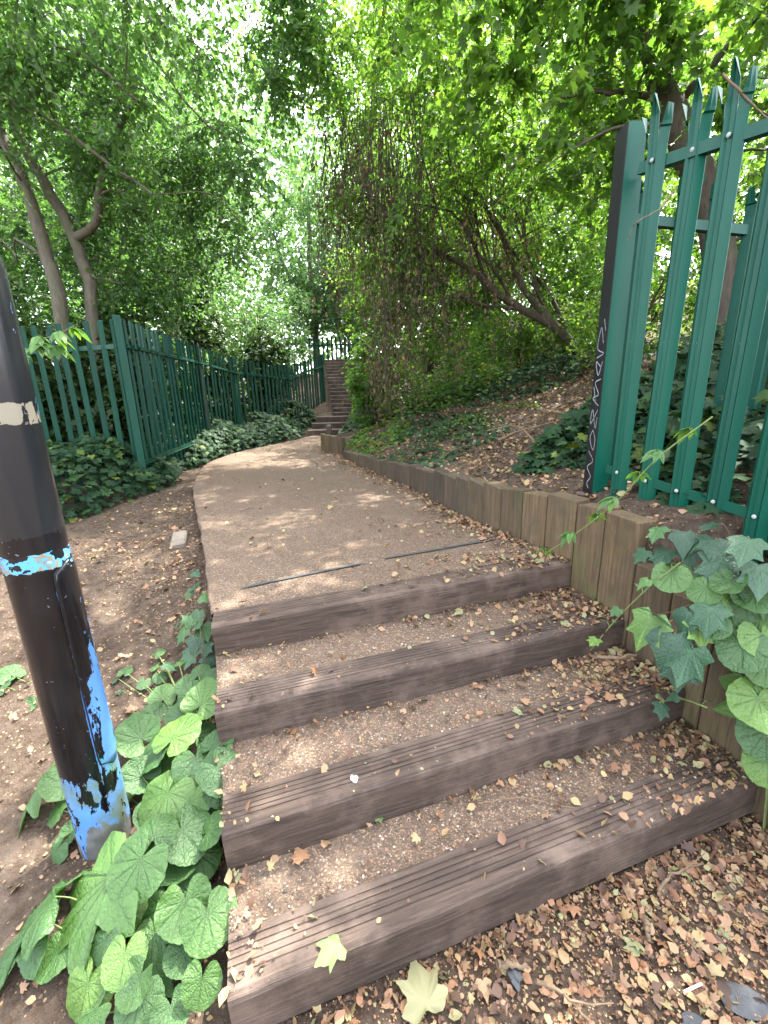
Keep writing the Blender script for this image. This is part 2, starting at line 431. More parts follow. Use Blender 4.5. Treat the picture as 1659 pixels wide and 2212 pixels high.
def mesh_np(name, V, T, mat, smooth=False, attrs=None):
    """V (n,3) verts, T (m,3) triangles"""
    V = np.ascontiguousarray(V, np.float32); T = np.ascontiguousarray(T, np.int32)
    me = bpy.data.meshes.new(name)
    me.vertices.add(len(V)); me.vertices.foreach_set('co', V.ravel())
    k = T.shape[1]
    me.loops.add(T.size); me.loops.foreach_set('vertex_index', T.ravel())
    me.polygons.add(len(T))
    me.polygons.foreach_set('loop_start', np.arange(0, T.size, k, dtype=np.int32))
    me.polygons.foreach_set('loop_total', np.full(len(T), k, np.int32))
    if smooth:
        me.polygons.foreach_set('use_smooth', np.ones(len(T), bool))
    for an, av in (attrs or {}).items():
        a = me.attributes.new(an, 'FLOAT', 'POINT')
        a.data.foreach_set('value', np.ascontiguousarray(av, np.float32))
    me.update(calc_edges=True)
    if mat is not None:
        me.materials.append(mat)
    return me

def obj_me(name, me, parent=None, loc=None):
    o = bpy.data.objects.new(name, me)
    if loc is not None:
        o.location = loc
    return link(o, parent)

def obj_np(name, V, T, mat, parent=None, loc=None, smooth=False, attrs=None):
    return obj_me(name, mesh_np(name, V, T, mat, smooth, attrs), parent, loc)

def obj_py(name, verts, faces, mat, parent=None, loc=None, smooth=False, bevel=0.0):
    me = bpy.data.meshes.new(name)
    me.from_pydata([tuple(v) for v in verts], [], faces)
    if bevel:
        bm = bmesh.new(); bm.from_mesh(me)
        bmesh.ops.bevel(bm, geom=list(bm.edges), offset=bevel, segments=1, affect='EDGES', clamp_overlap=True)
        bm.to_mesh(me); bm.free()
    if smooth:
        for p in me.polygons: p.use_smooth = True
    me.materials.append(mat); me.update()
    return obj_me(name, me, parent, loc)

def unit(a):
    a = np.asarray(a, float)
    return a / np.maximum(np.linalg.norm(a, axis=-1, keepdims=True), 1e-9)

class Tubes:
    """tapered round stems gathered in one mesh"""
    def __init__(s): s.V = []; s.T = []; s.n = 0
    def add(s, P, r, sides=5):
        P = np.asarray(P, float); k = len(P)
        r = np.broadcast_to(np.asarray(r, float), (k,)) if np.ndim(r) == 0 else np.asarray(r, float)
        t = unit(np.gradient(P, axis=0))
        ref = np.where(np.abs(t[:, 2:3]) > 0.9, np.array([[1.0, 0, 0]]), np.array([[0, 0, 1.0]]))
        a = unit(np.cross(t, ref)); b = np.cross(t, a)
        ang = np.arange(sides) * 2 * np.pi / sides
        V = P[:, None] + r[:, None, None] * (a[:, None] * np.cos(ang)[None, :, None] + b[:, None] * np.sin(ang)[None, :, None])
        i = np.arange(k - 1)[:, None] * sides; j = np.arange(sides)[None]
        j2 = (j + 1) % sides
        q = np.stack([i + j, i + j2, i + sides + j2, i + sides + j], -1).reshape(-1, 4)
        T = np.concatenate([q[:, [0, 1, 2]], q[:, [0, 2, 3]]])
        s.V.append(V.reshape(-1, 3)); s.T.append(T + s.n); s.n += k * sides
    def obj(s, name, mat, parent=None, loc=None):
        V = np.concatenate(s.V)
        if loc is not None: V = V - np.array(loc)
        return obj_np(name, V, np.concatenate(s.T), mat, parent, None, True)

def smooth_path(pts, n):
    """Catmull-Rom resample"""
    P = np.asarray(pts, float)
    if len(P) == 2:
        return P[0] + (P[1] - P[0]) * np.linspace(0, 1, n)[:, None]
    Q = np.vstack([2 * P[0] - P[1], P, 2 * P[-1] - P[-2]])
    out = []
    for u in np.linspace(0, len(P) - 1 - 1e-6, n):
        i = int(u); t = u - i
        p0, p1, p2, p3 = Q[i:i + 4]
        out.append(0.5 * ((2 * p1) + (-p0 + p2) * t + (2 * p0 - 5 * p1 + 4 * p2 - p3) * t * t + (-p0 + 3 * p1 - 3 * p2 + p3) * t ** 3))
    return np.array(out)

# leaf templates: (x across, y along, z out)
def fan(outline, centre):
    V = np.array([centre] + outline, float)
    n = len(outline)
    T = np.array([[0, i + 1, (i + 1) % n + 1] for i in range(n)])
    return V, T
TPL = {}
TPL['diamond'] = (np.array([[0, 0, 0], [.27, .42, .07], [0, 1, -.06], [-.27, .42, .07]], float), np.array([[0, 1, 2], [0, 2, 3]]))
TPL['oval'] = (np.array([[0, 0, 0], [.24, .22, .05], [.30, .55, .05], [0, 1, -.10], [-.30, .55, .05], [-.24, .22, .05], [0, .5, 0]], float),
               np.array([[0, 1, 6], [1, 2, 6], [2, 3, 6], [3, 4, 6], [4, 5, 6], [5, 0, 6]]))
ivy_out = [(0, 0, 0), (.30, -.16, .02), (.52, .12, -.04), (.30, .34, .03), (.46, .62, -.03), (.18, .64, .03), (0, 1.0, -.10), (-.18, .64, .03), (-.46, .62, -.03), (-.30, .34, .03), (-.52, .12, -.04), (-.30, -.16, .02)]
TPL['ivy'] = fan(ivy_out, (0, .3, .05))
ivy3 = [(0, 0, 0), (.34, -.10, -.03), (.50, .30, -.05), (.20, .48, .03), (0, 1.0, -.1), (-.20, .48, .03), (-.50, .30, -.05), (-.34, -.10, -.03)]
TPL['ivy3'] = fan(ivy3, (0, .28, .06))
map_out = [(0, 0, 0), (.34, -.05, 0), (.56, .22, -.05), (.34, .32, .03), (.52, .70, -.06), (.20, .58, .03), (0, 1.0, -.1), (-.20, .58, .03), (-.52, .70, -.06), (-.34, .32, .03), (-.56, .22, -.05), (-.34, -.05, 0)]
TPL['maple'] = fan(map_out, (0, .34, .05))
TPL['curl'] = (np.array([[0, 0, 0], [.26, .3, .16], [.22, .7, .2], [0, 1, .12], [-.22, .7, .05], [-.3, .3, .12], [0, .5, -.05]], float),
               np.array([[0, 1, 6], [1, 2, 6], [2, 3, 6], [3, 4, 6], [4, 5, 6], [5, 0, 6]]))

def leaf_arrays(tpl, pos, axis, nrm, size, rnd, wid=1.0):
    V0, T0 = TPL[tpl]
    y = unit(axis)
    x = unit(np.cross(y, nrm)); z = np.cross(x, y)
    size = np.asarray(size, float).reshape(-1, 1, 1)
    V = pos[:, None] + size * (x[:, None] * (V0[None, :, 0:1] * wid) + y[:, None] * V0[None, :, 1:2] + z[:, None] * V0[None, :, 2:3])
    n, k = len(pos), len(V0)
    T = (T0[None] + (np.arange(n) * k)[:, None, None]).reshape(-1, 3)
    return V.reshape(-1, 3), T, np.repeat(rnd, k)

class Leaves:
    def __init__(s): s.V = []; s.T = []; s.A = []; s.n = 0
    def add(s, tpl, pos, axis, nrm, size, rnd, wid=1.0):
        if len(pos) == 0: return
        V, T, A = leaf_arrays(tpl, np.asarray(pos, float), np.asarray(axis, float), np.asarray(nrm, float), size, rnd, wid)
        s.V.append(V); s.T.append(T + s.n); s.A.append(A); s.n += len(V)
    def obj(s, name, mat, parent=None):
        return obj_np(name, np.concatenate(s.V), np.concatenate(s.T), mat, parent, None, False, {'rnd': np.concatenate(s.A)})

# ------------------------------------------------------------------ the lie of the land
E1 = np.array([0.951, 0.309]); E2 = np.array([-0.309, 0.951])
A_ST = [(-.40, .68), (-.50, .97), (-.63, 1.31), (-.76, 1.67)]      # left front ends of the four sleepers
B_ST = [(1.31, 1.217), (1.22, 1.505), (1.116, 1.81), (1.00, 2.16)]
TILT = [.020, .035, .045, .055]           # the timbers ride up a little towards the wall
RISE = 0.14
PATH_L = [(-.797, 1.805), (-1.0, 2.26), (-1.28, 2.9), (-1.56, 3.5), (-1.84, 4.1), (-2.07, 4.64), (-2.34, 5.4), (-2.5, 6.0), (-2.55, 6.6), (-2.48, 7.2), (-2.3, 7.8), (-2.05, 8.4), (-1.75, 9.1), (-1.58, 9.72)]
PATH_R = [(.958, 2.283), (.84, 2.58), (.73, 2.85), (.62, 3.15), (.50, 3.55), (.35, 4.05), (.14, 4.6), (-.12, 5.25), (-.38, 5.9), (-.53, 6.4), (-.78, 7.2), (-.86, 7.8), (-.88, 8.6), (-.88, 9.72)]
WALL = [(1.50, .30), (1.41, .80), (1.31, 1.217), (1.22, 1.505), (1.116, 1.81), (1.00, 2.16), (.90, 2.37), (.80, 2.58), (.69, 2.85), (.58, 3.15), (.46, 3.55), (.31, 4.05), (.10, 4.6), (-.16, 5.25), (-.42, 5.9), (-.58, 6.3)]
WX = np.array([1.6, 1.50, 1.41, 1.31, 1.22, 1.116, 1.00, .90, .80, .69, .58, .46, .31, .10, -.16, -.42, -.58, -.66, -.90, -.88, -.70, -.3, -.6, -1.2, -1.2])
WY = np.array([-4, .30, .80, 1.217, 1.505, 1.81, 2.16, 2.37, 2.58, 2.85, 3.15, 3.55, 4.05, 4.6, 5.25, 5.9, 6.3, 6.75, 7.15, 8.6, 9.7, 11.0, 15.0, 18, 80])
LX = np.array([-.30, -.30, -.40, -.50, -.63, -.76] + [p[0] for p in PATH_L[1:]] + [-1.3, -1.2, -2.0, -2.2])
LY = np.array([-4, .2, .68, .97, 1.31, 1.67] + [p[1] for p in PATH_L[1:]] + [10.6, 11.0, 15.5, 80])
def zpath(y): return 0.56 + 0.018 * np.maximum(np.asarray(y, float) - 2.0, 0)
def cross(y): return np.interp(y, [1.9, 2.3, 3.2, 5.0], [.055, .055, .03, 0.0])   # the right side of the path lies a little higher
def vnoise(x, y, s, seed=0):
    """smooth value noise"""
    x = np.asarray(x, float) * s + seed * 17.3; y = np.asarray(y, float) * s + seed * 5.1
    xi = np.floor(x); yi = np.floor(y); fx = x - xi; fy = y - yi
    def h(a, b):
        v = np.sin(a * 127.1 + b * 311.7 + seed * 74.7) * 43758.5453
        return v - np.floor(v)
    fx = fx * fx * (3 - 2 * fx); fy = fy * fy * (3 - 2 * fy)
    return (h(xi, yi) * (1 - fx) + h(xi + 1, yi) * fx) * (1 - fy) + (h(xi, yi + 1) * (1 - fx) + h(xi + 1, yi + 1) * fx) * fy
def wall_x(y): return np.interp(y, WY, WX)
def left_x(y): return np.interp(y, LY, LX)
def wall_top(y): return np.interp(y, [.3, .8, 1.15, 1.4, 1.62, 1.63, 1.79, 1.80, 2.16, 2.58, 3.15, 4.05, 5.25, 6.3, 7.1, 9, 11, 15, 80], [.42, .48, .54, .60, .66, .72, .74, .92, .92, .91, .87, .81, .755, .73, .80, .95, 1.25, 2.75, 4])
def centre_z(y):
    return np.interp(y, [-4, .8, 1.0, 1.9, 2.2, 9.6, 9.72, 10.8, 11.0, 14.9, 18, 80], [-.02, -.02, .0, .42, .52, .66, .66, 1.02, 1.02, 2.62, 2.8, 4])
def left_z(x, y):
    dl = left_x(y) - x
    base = np.interp(y, [-4, .7, 1.3, 2.0, 3.0, 4.5, 9.7, 11, 15, 80], [-.02, -.01, .06, .22, .44, .54, .62, .95, 2.3, 4])
    return base + 0.05 * np.clip(dl - 0.9, 0, 3) + np.where(dl > 0, 0, 0)
def right_z(x, y):
    dr = (x - wall_x(y)) * 0.92
    top = wall_top(y) - 0.04
    return top + 0.02 + 0.30 * np.clip(dr - 0.1, 0, 3.5) + 0.16 * np.clip(dr - 3.6, 0, 12)
def ground_z(x, y):
    x = np.asarray(x, float); y = np.asarray(y, float)
    dr = x - wall_x(y); dl = left_x(y) - x
    back = (x + .40) * -.309 + (y - .68) * .951                # distance behind the lowest riser
    cz = np.where(y < 3.2, np.interp(back, [-1, .03, .06, .30, 1.2, 1.6], [-.01, -.01, -.06, .02, .34, .45]), centre_z(y) - .03)
    z = np.where(dr > 0.05, right_z(x, y), np.where(dl > 0, left_z(x, y), cz))
    rough = 0.05 * (vnoise(x, y, 1.1, 1) - .5) + 0.025 * (vnoise(x, y, 5, 2) - .5) + 0.010 * (vnoise(x, y, 19, 3) - .5)
    amp = np.where((dr <= 0.05) & (dl <= 0) & (back > 0), 0.1, np.where((back <= 0) & (dl <= 0), 0.45, 1.0))
    return z + rough * amp

def axis_pts(segs):
    out = []
    for a, b, s in segs:
        out += list(np.arange(a, b, s))
    return np.array(out + [segs[-1][1]])
gx = axis_pts([(-150, -30, 12), (-30, -10, 1.5), (-10, -4, .3), (-4, -2.6, .08), (-2.6, 2.4, .035), (2.4, 5, .1), (5, 12, .4), (12, 30, 2), (30, 150, 12)])
gy = axis_pts([(-60, -6, 6), (-6, 0, .5), (0, 4.2, .04), (4.2, 8, .1), (8, 17, .25), (17, 40, 1.5), (40, 200, 12)])
GX, GY = np.meshgrid(gx, gy)
GZ = ground_z(GX, GY)
nx, ny = len(gx), len(gy)
V = np.stack([GX.ravel(), GY.ravel(), GZ.ravel()], 1)
idx = np.arange(nx * ny).reshape(ny, nx)
T = np.stack([idx[:-1, :-1], idx[:-1, 1:], idx[1:, 1:], idx[1:, :-1]], -1).reshape(-1, 4)
tag(obj_np('ground', V, T, MAT['soil'], smooth=True), kind='structure')

# path: gravel-surfaced sheet with a real edge on the left
def path_grid():
    n = 90; m = 22
    L = smooth_path(PATH_L, n); Rr = smooth_path(PATH_R, n)
    u = np.linspace(0, 1, m)
    P = L[:, None] * (1 - u)[None, :, None] + Rr[:, None] * u[None, :, None]
    Z = zpath(P[..., 1]) + cross(P[..., 1]) * u[None, :] + 0.008 * (vnoise(P[..., 0], P[..., 1], 2.5, 4) - .5)
    wob = 0.02 * (vnoise(P[:, 0, 1], P[:, 0, 1] * 0, 7, 6) - .5)
    P[:, 0, 0] += wob
    top = np.concatenate([P, Z[..., None]], -1)
    side = top[:, :1].copy(); side[..., 2] -= 0.16; side[..., 0] += 0.01
    lip = top[:, :1].copy(); lip[..., 2] -= 0.012; lip[..., 0] -= 0.012
    G = np.concatenate([side, lip, top], 1)
    mm = G.shape[1]
    ii = np.arange(n * mm).reshape(n, mm)
    T = np.stack([ii[:-1, :-1], ii[:-1, 1:], ii[1:, 1:], ii[1:, :-1]], -1).reshape(-1, 4)
    return G.reshape(-1, 3), T
Vp, Tp = path_grid()
path = tag(obj_np('path', Vp, Tp, MAT['gravel']), kind='structure')

# two dark joint strips across the path behind the top step
def strip_across(p, q, w):
    p = np.array(p[:2]); q = np.array(q[:2])
    n = 14
    t = np.linspace(0, 1, n)[:, None]
    c = p + (q - p) * t
    nn = np.array([-(q - p)[1], (q - p)[0]]); nn /= np.linalg.norm(nn)
    ww = w * (0.75 + 0.5 * vnoise(t[:, 0] * 9, t[:, 0] * 0, 1, 9))[:, None]
    ww[0] *= .35; ww[-1] *= .35
    a = c - nn * ww; b = c + nn * ww
    uu_ = np.clip((c[:, 0] - left_x(c[:, 1])) / (wall_x(c[:, 1]) - left_x(c[:, 1])), 0, 1)
    z = zpath(c[:, 1]) + cross(c[:, 1]) * uu_ + 0.0085
    V = np.concatenate([np.c_[a, z], np.c_[b, z]])
    T = [[i, i + 1, n + i + 1, n + i] for i in range(n - 1)]
    return V, np.array(T)
for p, q in (((-0.748, 2.042, 0.560), (-0.113, 2.280, 0.560)), ((-0.018, 2.322, 0.560), (0.700, 2.554, 0.560))):
    Vs, Ts = strip_across(p, q, 0.010)
    obj_np('joint_strip', Vs, Ts, MAT['asphalt_strip'], path)

# ------------------------------------------------------------------ timber steps
def sleeper_mesh(name, L, depth=0.138, h=0.15, grooves=6, seed=0, chamfer=0.016):
    """profile in (y back, z up), run along x; real grooves cut in the tread"""
    prof = [(0.0, -h)]
    prof += [(0.0, -0.022), (0.004, -0.010), (chamfer, -0.001), (0.030, 0.0)]
    y = 0.042
    gw, pitch_ = 0.0055, (depth - 0.05) / max(grooves, 1)
    for g in range(grooves):
        prof += [(y, 0.0), (y + 0.0015, -0.0035), (y + gw - 0.0015, -0.0035), (y + gw, 0.0)]
        y += pitch_
    prof += [(depth, 0.0), (depth, -h)]
    prof = np.array(prof)
    n = max(6, int(L / 0.05))
    xs = np.linspace(0, L, n)
    k = len(prof)
    V = np.zeros((n, k, 3))
    V[..., 0] = xs[:, None]
    V[..., 1] = prof[None, :, 0]
    V[..., 2] = prof[None, :, 1]
    wear = (vnoise(xs, xs * 0 + seed * 3.7, 3.0, seed + 11) - .5)
    V[:, 1:5, 2] -= 0.010 * np.clip(wear, 0, 1)[:, None]
    V[:, 1:4, 1] += 0.010 * np.clip(wear, 0, 1)[:, None] + 0.004 * (vnoise(xs, xs * 0, 17, seed + 3) - .5)[:, None]
    V[..., 2] += 0.006 * (vnoise(xs, xs * 0, 1.1, seed + 21) - .5)[:, None]
    V[..., 2] += np.where(V[..., 2] > -0.1, 0.0016 * (vnoise(V[..., 0] * 30, V[..., 1] * 90, 1, seed) - .5), 0)
    ii = np.arange(n * k).reshape(n, k)
    Q = np.stack([ii[:-1, :-1], ii[1:, :-1], ii[1:, 1:], ii[:-1, 1:]], -1).reshape(-1, 4)
    verts = [tuple(v) for v in V.reshape(-1, 3)]
    faces = [tuple(q) for q in Q] + [tuple(ii[0, :][::1]), tuple(ii[-1, ::-1])]
    me = bpy.data.meshes.new(name)
    me.from_pydata(verts, [], faces)
    me.materials.append(MAT['sleeper']); me.update()
    return me

stairs = tag(empty('timber_steps', (*A_ST[0], 0)), 'flight of four worn timber and gravel steps in the foreground', 'steps')
def rel(o, root):
    o.location = Vector(o.location) - Vector(root.location)
    return o
SL = []
for i, (a, b) in enumerate(zip(A_ST, B_ST)):
    a = np.array(a); b = np.array(b)
    L = np.linalg.norm(b - a)
    ang = math.atan2(b[1] - a[1], b[0] - a[0])
    o = obj_me('sleeper', sleeper_mesh('sleeper', L, seed=i, grooves=5), stairs, (a[0] - A_ST[0][0], a[1] - A_ST[0][1], (i + 1) * RISE))
    o.rotation_euler = (0, -math.asin(TILT[i] / L), ang)
    SL.append((a, b, ang))
# gravel treads between the sleepers
def tread(i):
    a, b, ang = SL[i]
    nrm = np.array([-math.sin(ang), math.cos(ang)])
    p0, p1 = a + nrm * 0.1381, b + nrm * 0.1381
    a2, b2, _ = SL[i + 1]
    n, m = 40, 12
    u = np.linspace(0, 1, n)[:, None, None]; v = np.linspace(0, 1, m)[None, :, None]
    nn2 = nrm * 0.02
    P = (p0 * (1 - u) + p1 * u) * (1 - v) + ((a2 + nn2) * (1 - u) + (b2 + nn2) * u) * v
    z = (i + 1) * RISE - 0.004 + TILT[i] * u[..., 0] + 0.012 * (vnoise(P[..., 0], P[..., 1], 4, 40 + i) - .5) - 0.012 * np.sin(np.pi * v[..., 0]) + 0.004 * (vnoise(P[..., 0], P[..., 1], 25, 50 + i) - .5)
    G = np.concatenate([P, z[..., None]], -1)
    sk = G[:1].copy(); sk[..., 2] -= 0.12
    G = np.concatenate([sk, G], 0)
    n += 1
    ii = np.arange(n * m).reshape(n, m)
    T = np.stack([ii[:-1, :-1], ii[1:, :-1], ii[1:, 1:], ii[:-1, 1:]], -1).reshape(-1, 4)
    o = obj_np('gravel_tread', G.reshape(-1, 3) - np.array([*A_ST[0], 0]), T, MAT['gravel'], stairs)
    return P[..., 0], P[..., 1], z
TR = [tread(i) for i in range(3)]

def tread_z(x, y):
    """height of whatever one treads on at (x, y) between wall and left edge"""
    x = np.asarray(x, float); y = np.asarray(y, float)
    z = np.zeros_like(x)
    for i in range(4):
        a, b, ang = SL[i]
        nrm = np.array([-math.sin(ang), math.cos(ang)])
        dd = (x - a[0]) * nrm[0] + (y - a[1]) * nrm[1]
        uu_ = np.clip((x - a[0]) / (b[0] - a[0]), 0, 1)
        z = np.where(dd > 0, (i + 1) * RISE + TILT[i] * uu_ + (0.0 if i < 3 else 0.004), z)
    uu_ = np.clip((x - left_x(y)) / np.maximum(wall_x(y) - left_x(y), .1), 0, 1)
    z = np.where(y > 2.45, zpath(y) + cross(y) * uu_ + 0.004, z)
    g = ground_z(x, y)
    out = (x < left_x(y)) | (x > wall_x(y)) | (z < 0.1)
    return np.where(out, g, z)

# loose stones bedded in the treads
def pebbles(name, P, size, parent, rnd, loc):
    ico = bmesh.new(); bmesh.ops.create_icosphere(ico, subdivisions=1, radius=1.0)
    V0 = np.array([v.co[:] for v in ico.verts]); T0 = np.array([[v.index for v in f.verts] for f in ico.faces]); ico.free()
    n = len(P)
    sc = size[:, None] * rng.uniform(.7, 1.3, (n, 3)) * np.array([1.2, .9, .55])
    th = rng.uniform(0, 6.28, n)
    c, s = np.cos(th)[:, None], np.sin(th)[:, None]
    W = V0[None] * sc[:, None]
    X = W[..., 0] * c - W[..., 1] * s; Y = W[..., 0] * s + W[..., 1] * c
    W = np.stack([X, Y, W[..., 2]], -1) + P[:, None]
    T = (T0[None] + (np.arange(n) * len(V0))[:, None, None]).reshape(-1, 3)
    o = obj_np(name, W.reshape(-1, 3) - np.array(loc), T, MAT['pebble'], parent, None, True, {'rnd': np.repeat(rnd, len(V0))})
    o['kind'] = 'stuff'
    return o
pp = []
for i in range(3):
    X_, Y_, Z_ = TR[i]
    k = [1500, 1300, 900][i]
    u = rng.integers(0, X_.shape[0] - 1, k); v = rng.integers(0, X_.shape[1] - 1, k)
    f = rng.random((k, 2))
    px_ = X_[u, v] + (X_[u + 1, v] - X_[u, v]) * f[:, 0] + (X_[u, v + 1] - X_[u, v]) * f[:, 1]
    py_ = Y_[u, v] + (Y_[u + 1, v] - Y_[u, v]) * f[:, 0] + (Y_[u, v + 1] - Y_[u, v]) * f[:, 1]
    pp.append(np.stack([px_, py_, Z_[u, v]], 1))
pp = np.concatenate(pp)
pebbles('loose_gravel', pp, rng.choice([.0025, .0035, .005], len(pp), p=[.5, .35, .15]), stairs, rng.random(len(pp)), (*A_ST[0], 0))

# far stairs: three low steps, then a long flight
far = tag(empty('far_steps', (-1.65, 9.75, .69)), 'distant flight of narrow timber steps climbing the bank at the end of the path', 'steps')
base = np.array([-1.65, 9.75, .69])
def far_step(p, w, h, dep, ang):
    me = sleeper_mesh('sleeper', w, depth=dep, h=h + .05, grooves=0, seed=int(p[1] * 10))
    o = obj_me('sleeper', me, far, tuple(np.array(p) - base)); o.rotation_euler = (0, 0, ang)
for k in range(3):
    far_step((-1.66 + .05 * k, 9.75 + .33 * k, .69 + .13 * (k + 1)), 0.95, .13, .36, 0.05)
for k in range(16):
    t = k / 15
    far_step((-1.2 - .6 * t, 11.0 + 3.8 * t, 1.10 + .104 * (k + 1) - .05), 1.25, .104, .28, 0.03)

# ------------------------------------------------------------------ retaining wall of upright timbers
wall = tag(empty('retaining_wall', (1.00, 2.16, .56)), 'low retaining wall of upright timber planks along the right of the path', 'wall')
def polyline_walk(P):
    P = np.asarray(P, float)
    s = np.r_[0, np.cumsum(np.linalg.norm(np.diff(P, axis=0), axis=1))]
    return P, s
WP, WS = polyline_walk(WALL)
def wall_at(s):
    return np.array([np.interp(s, WS, WP[:, 0]), np.interp(s, WS, WP[:, 1])])
def plank(parent, root, p, q, zb, zt, thick, mat, gap=0.006, lean=0.0):
    p = np.array(p); q = np.array(q)
    L = np.linalg.norm(q - p) - gap
    ang = math.atan2(q[1] - p[1], q[0] - p[0])
    h = zt - zb
    nzs = 5
    verts, faces = [], []
    t1 = random.uniform(-.012, .012)
    for k in range(nzs):
        z = h * k / (nzs - 1)
        c = 0.004 * random.uniform(-1, 1)
        tilt = t1 if k == nzs - 1 else 0
        for (x, y, e) in ((0, 0, -1), (L, 0, 1), (L, -thick, 1), (0, -thick, -1)):
            verts.append((x, y + c * .3, z + tilt * e * (k == nzs - 1)))
    for k in range(nzs - 1):
        for j in range(4):
            a = k * 4 + j; b = k * 4 + (j + 1) % 4
            faces.append((a, b, b + 4, a + 4))
    faces.append((0, 3, 2, 1)); n4 = (nzs - 1) * 4
    faces.append((n4, n4 + 1, n4 + 2, n4 + 3))
    o = obj_py('plank', verts, faces, mat, parent, None, False, 0.004)
    o.location = (p[0] - root[0], p[1] - root[1], zb - root[2])
    o.rotation_euler = (0, 0, ang)
    return o
root = (1.00, 2.16, .56)
s_corner = float(np.interp(1.80, WP[:, 1], WS))
def zfoot(y): return float(np.interp(y, [0, 1.2, 1.55, 1.9, 2.3, 6.5], [-.15, -.1, .1, .25, .4, .5]))
s = s_corner
while s < WS[-1] - 0.05:                        # the long low wall going away
    w = random.uniform(.185, .212)
    p, q = wall_at(s), wall_at(min(s + w, WS[-1]))
    y = (p[1] + q[1]) / 2
    zt = float(np.interp(y, [1.75, 2.2, 2.58, 3.15, 4.05, 5.25, 6.3], [.945, .945, .935, .895, .84, .785, .755])) + random.uniform(-.010, .010)
    # face y<0 side is thickness away from the path
    plank(wall, root, p, q, zfoot(y), zt, .10, MAT['plank'] if y < 3.0 else MAT['plank_old'])
    s += w
s = s_corner; drop = [.755, .685, .615, .545, .48, .43, .39]; k = 0
while s > 0.12:                                 # shorter timbers stepping down beside the treads
    w = .185
    p, q = wall_at(s - w), wall_at(s)
    plank(wall, root, p, q, zfoot(p[1]) - .1, drop[min(k, 6)] + random.uniform(-.01, .01), .10, MAT['plank'])
    s -= w; k += 1
# block of short planks where the path bends at the far end
fw = tag(empty('plank_block', (-.93, 7.15, .62)), 'short weathered plank bulkhead jutting out where the path bends', 'wall')
rt = (-.93, 7.15, .62)
for k in range(5):
    a = np.array([-.95, 7.18]) + np.array([.075, -.075]) * k
    plank(fw, rt, a, a + np.array([.075, -.075]), .5, .935 - .008 * k, .08, MAT['plank'], 0.004)
for k in range(3):
    a = np.array([-.575, 6.80]) + np.array([.05, .11]) * k
    plank(fw, rt, a, a + np.array([.05, .11]), .5, .90, .08, MAT['plank_old'], 0.004)
for k in range(4):
    a = np.array([-1.0, 8.1]) + np.array([.02, -.2]) * (4 - k)
    plank(fw, rt, a + np.array([.02, -.2]) * 0, a + np.array([-.02, .2]), .5, 1.05 - .005 * k, .08, MAT['plank_old'], 0.004)

# ------------------------------------------------------------------ steel palisade fences
PROF = [(-.045, .034), (-.021, 0.0), (-.009, .015), (.009, .015), (.021, 0.0), (.045, .034)]
def slat_mesh(name, H, mat, pointed, w=1.0):
    """W-section pale; three prongs splayed at the top when pointed"""
    th = 0.003
    strips = [(PROF[0], (-.033, .017), PROF[1]), (PROF[1], PROF[2], PROF[3], PROF[4]), (PROF[4], (.033, .017), PROF[5])] if pointed else [tuple((a * w, b * w) for a, b in PROF)]
    verts, faces = [], []
    for si, st in enumerate(strips):
        st = np.array(st)
        xm = st[:, 0].mean()
        side = (-1, 0, 1)[si] if pointed else 0
        if pointed:
            hh = 0 if side == 0 else -.055
            rows = [(0, 1, 0, 0), (H - .19, 1, 0, 0), (H - .13, 1, .005 * side, -.002), (H - .07 + hh, .95, .013 * side, -.006), (H + hh, .08, .026 * side, -.012 if side else -.026)]
        else:
            rows = [(0, 1, 0, 0), (H * .5, 1, 0, 0), (H - .012, 1, 0, 0), (H, .86, 0, 0)]
        k = len(st); b0 = len(verts)
        for (z, w, dx, dy) in rows:
            for p in st: verts.append((xm + (p[0] - xm) * w + dx, p[1] + dy, z))
            for p in st[::-1]: verts.append((xm + (p[0] - xm) * w + dx, p[1] + dy + th, z))
        kk = 2 * k
        for r in range(len(rows) - 1):
            for j in range(kk):
                a = b0 + r * kk + j; b = b0 + r * kk + (j + 1) % kk
                faces.append((a, b, b + kk, a + kk))
        top = b0 + (len(rows) - 1) * kk
        faces.append(tuple(range(top, top + kk)))
    me = bpy.data.meshes.new(name)
    me.from_pydata(verts, [], faces); me.materials.append(mat); me.update()
    return me

def bolt_mesh(mat):
    bm = bmesh.new()
    bmesh.ops.create_uvsphere(bm, u_segments=10, v_segments=6, radius=.0095)
    for v in bm.verts: v.co.y *= .6
    me = bpy.data.meshes.new('bolt'); bm.to_mesh(me); bm.free()
    me.materials.append(mat)
    for p in me.polygons: p.use_smooth = True
    return me

def rail(name, p, q, mat, parent, root, w=.045):
    """L-section rail from p to q (3-D)"""
    p = np.array(p, float); q = np.array(q, float)
    dd = q - p; L = np.linalg.norm(dd)
    ex = dd / L; ey = unit(np.cross([0, 0, 1.0], ex)); ez = np.cross(ex, ey)
    sec = [(0, -w / 2), (0, w / 2), (.005, w / 2), (.005, -w / 2 + .005), (.040, -w / 2 + .005), (.040, -w / 2)]
    V = [p + ey * a + ez * b for a, b in sec] + [q + ey * a + ez * b for a, b in sec]
    n = len(sec)
    F = [(i, (i + 1) % n, (i + 1) % n + n, i + n) for i in range(n)] + [tuple(range(n))[::-1], tuple(range(n, 2 * n))]
    return obj_py(name, [tuple(v - np.array(root)) for v in V], F, mat, parent)

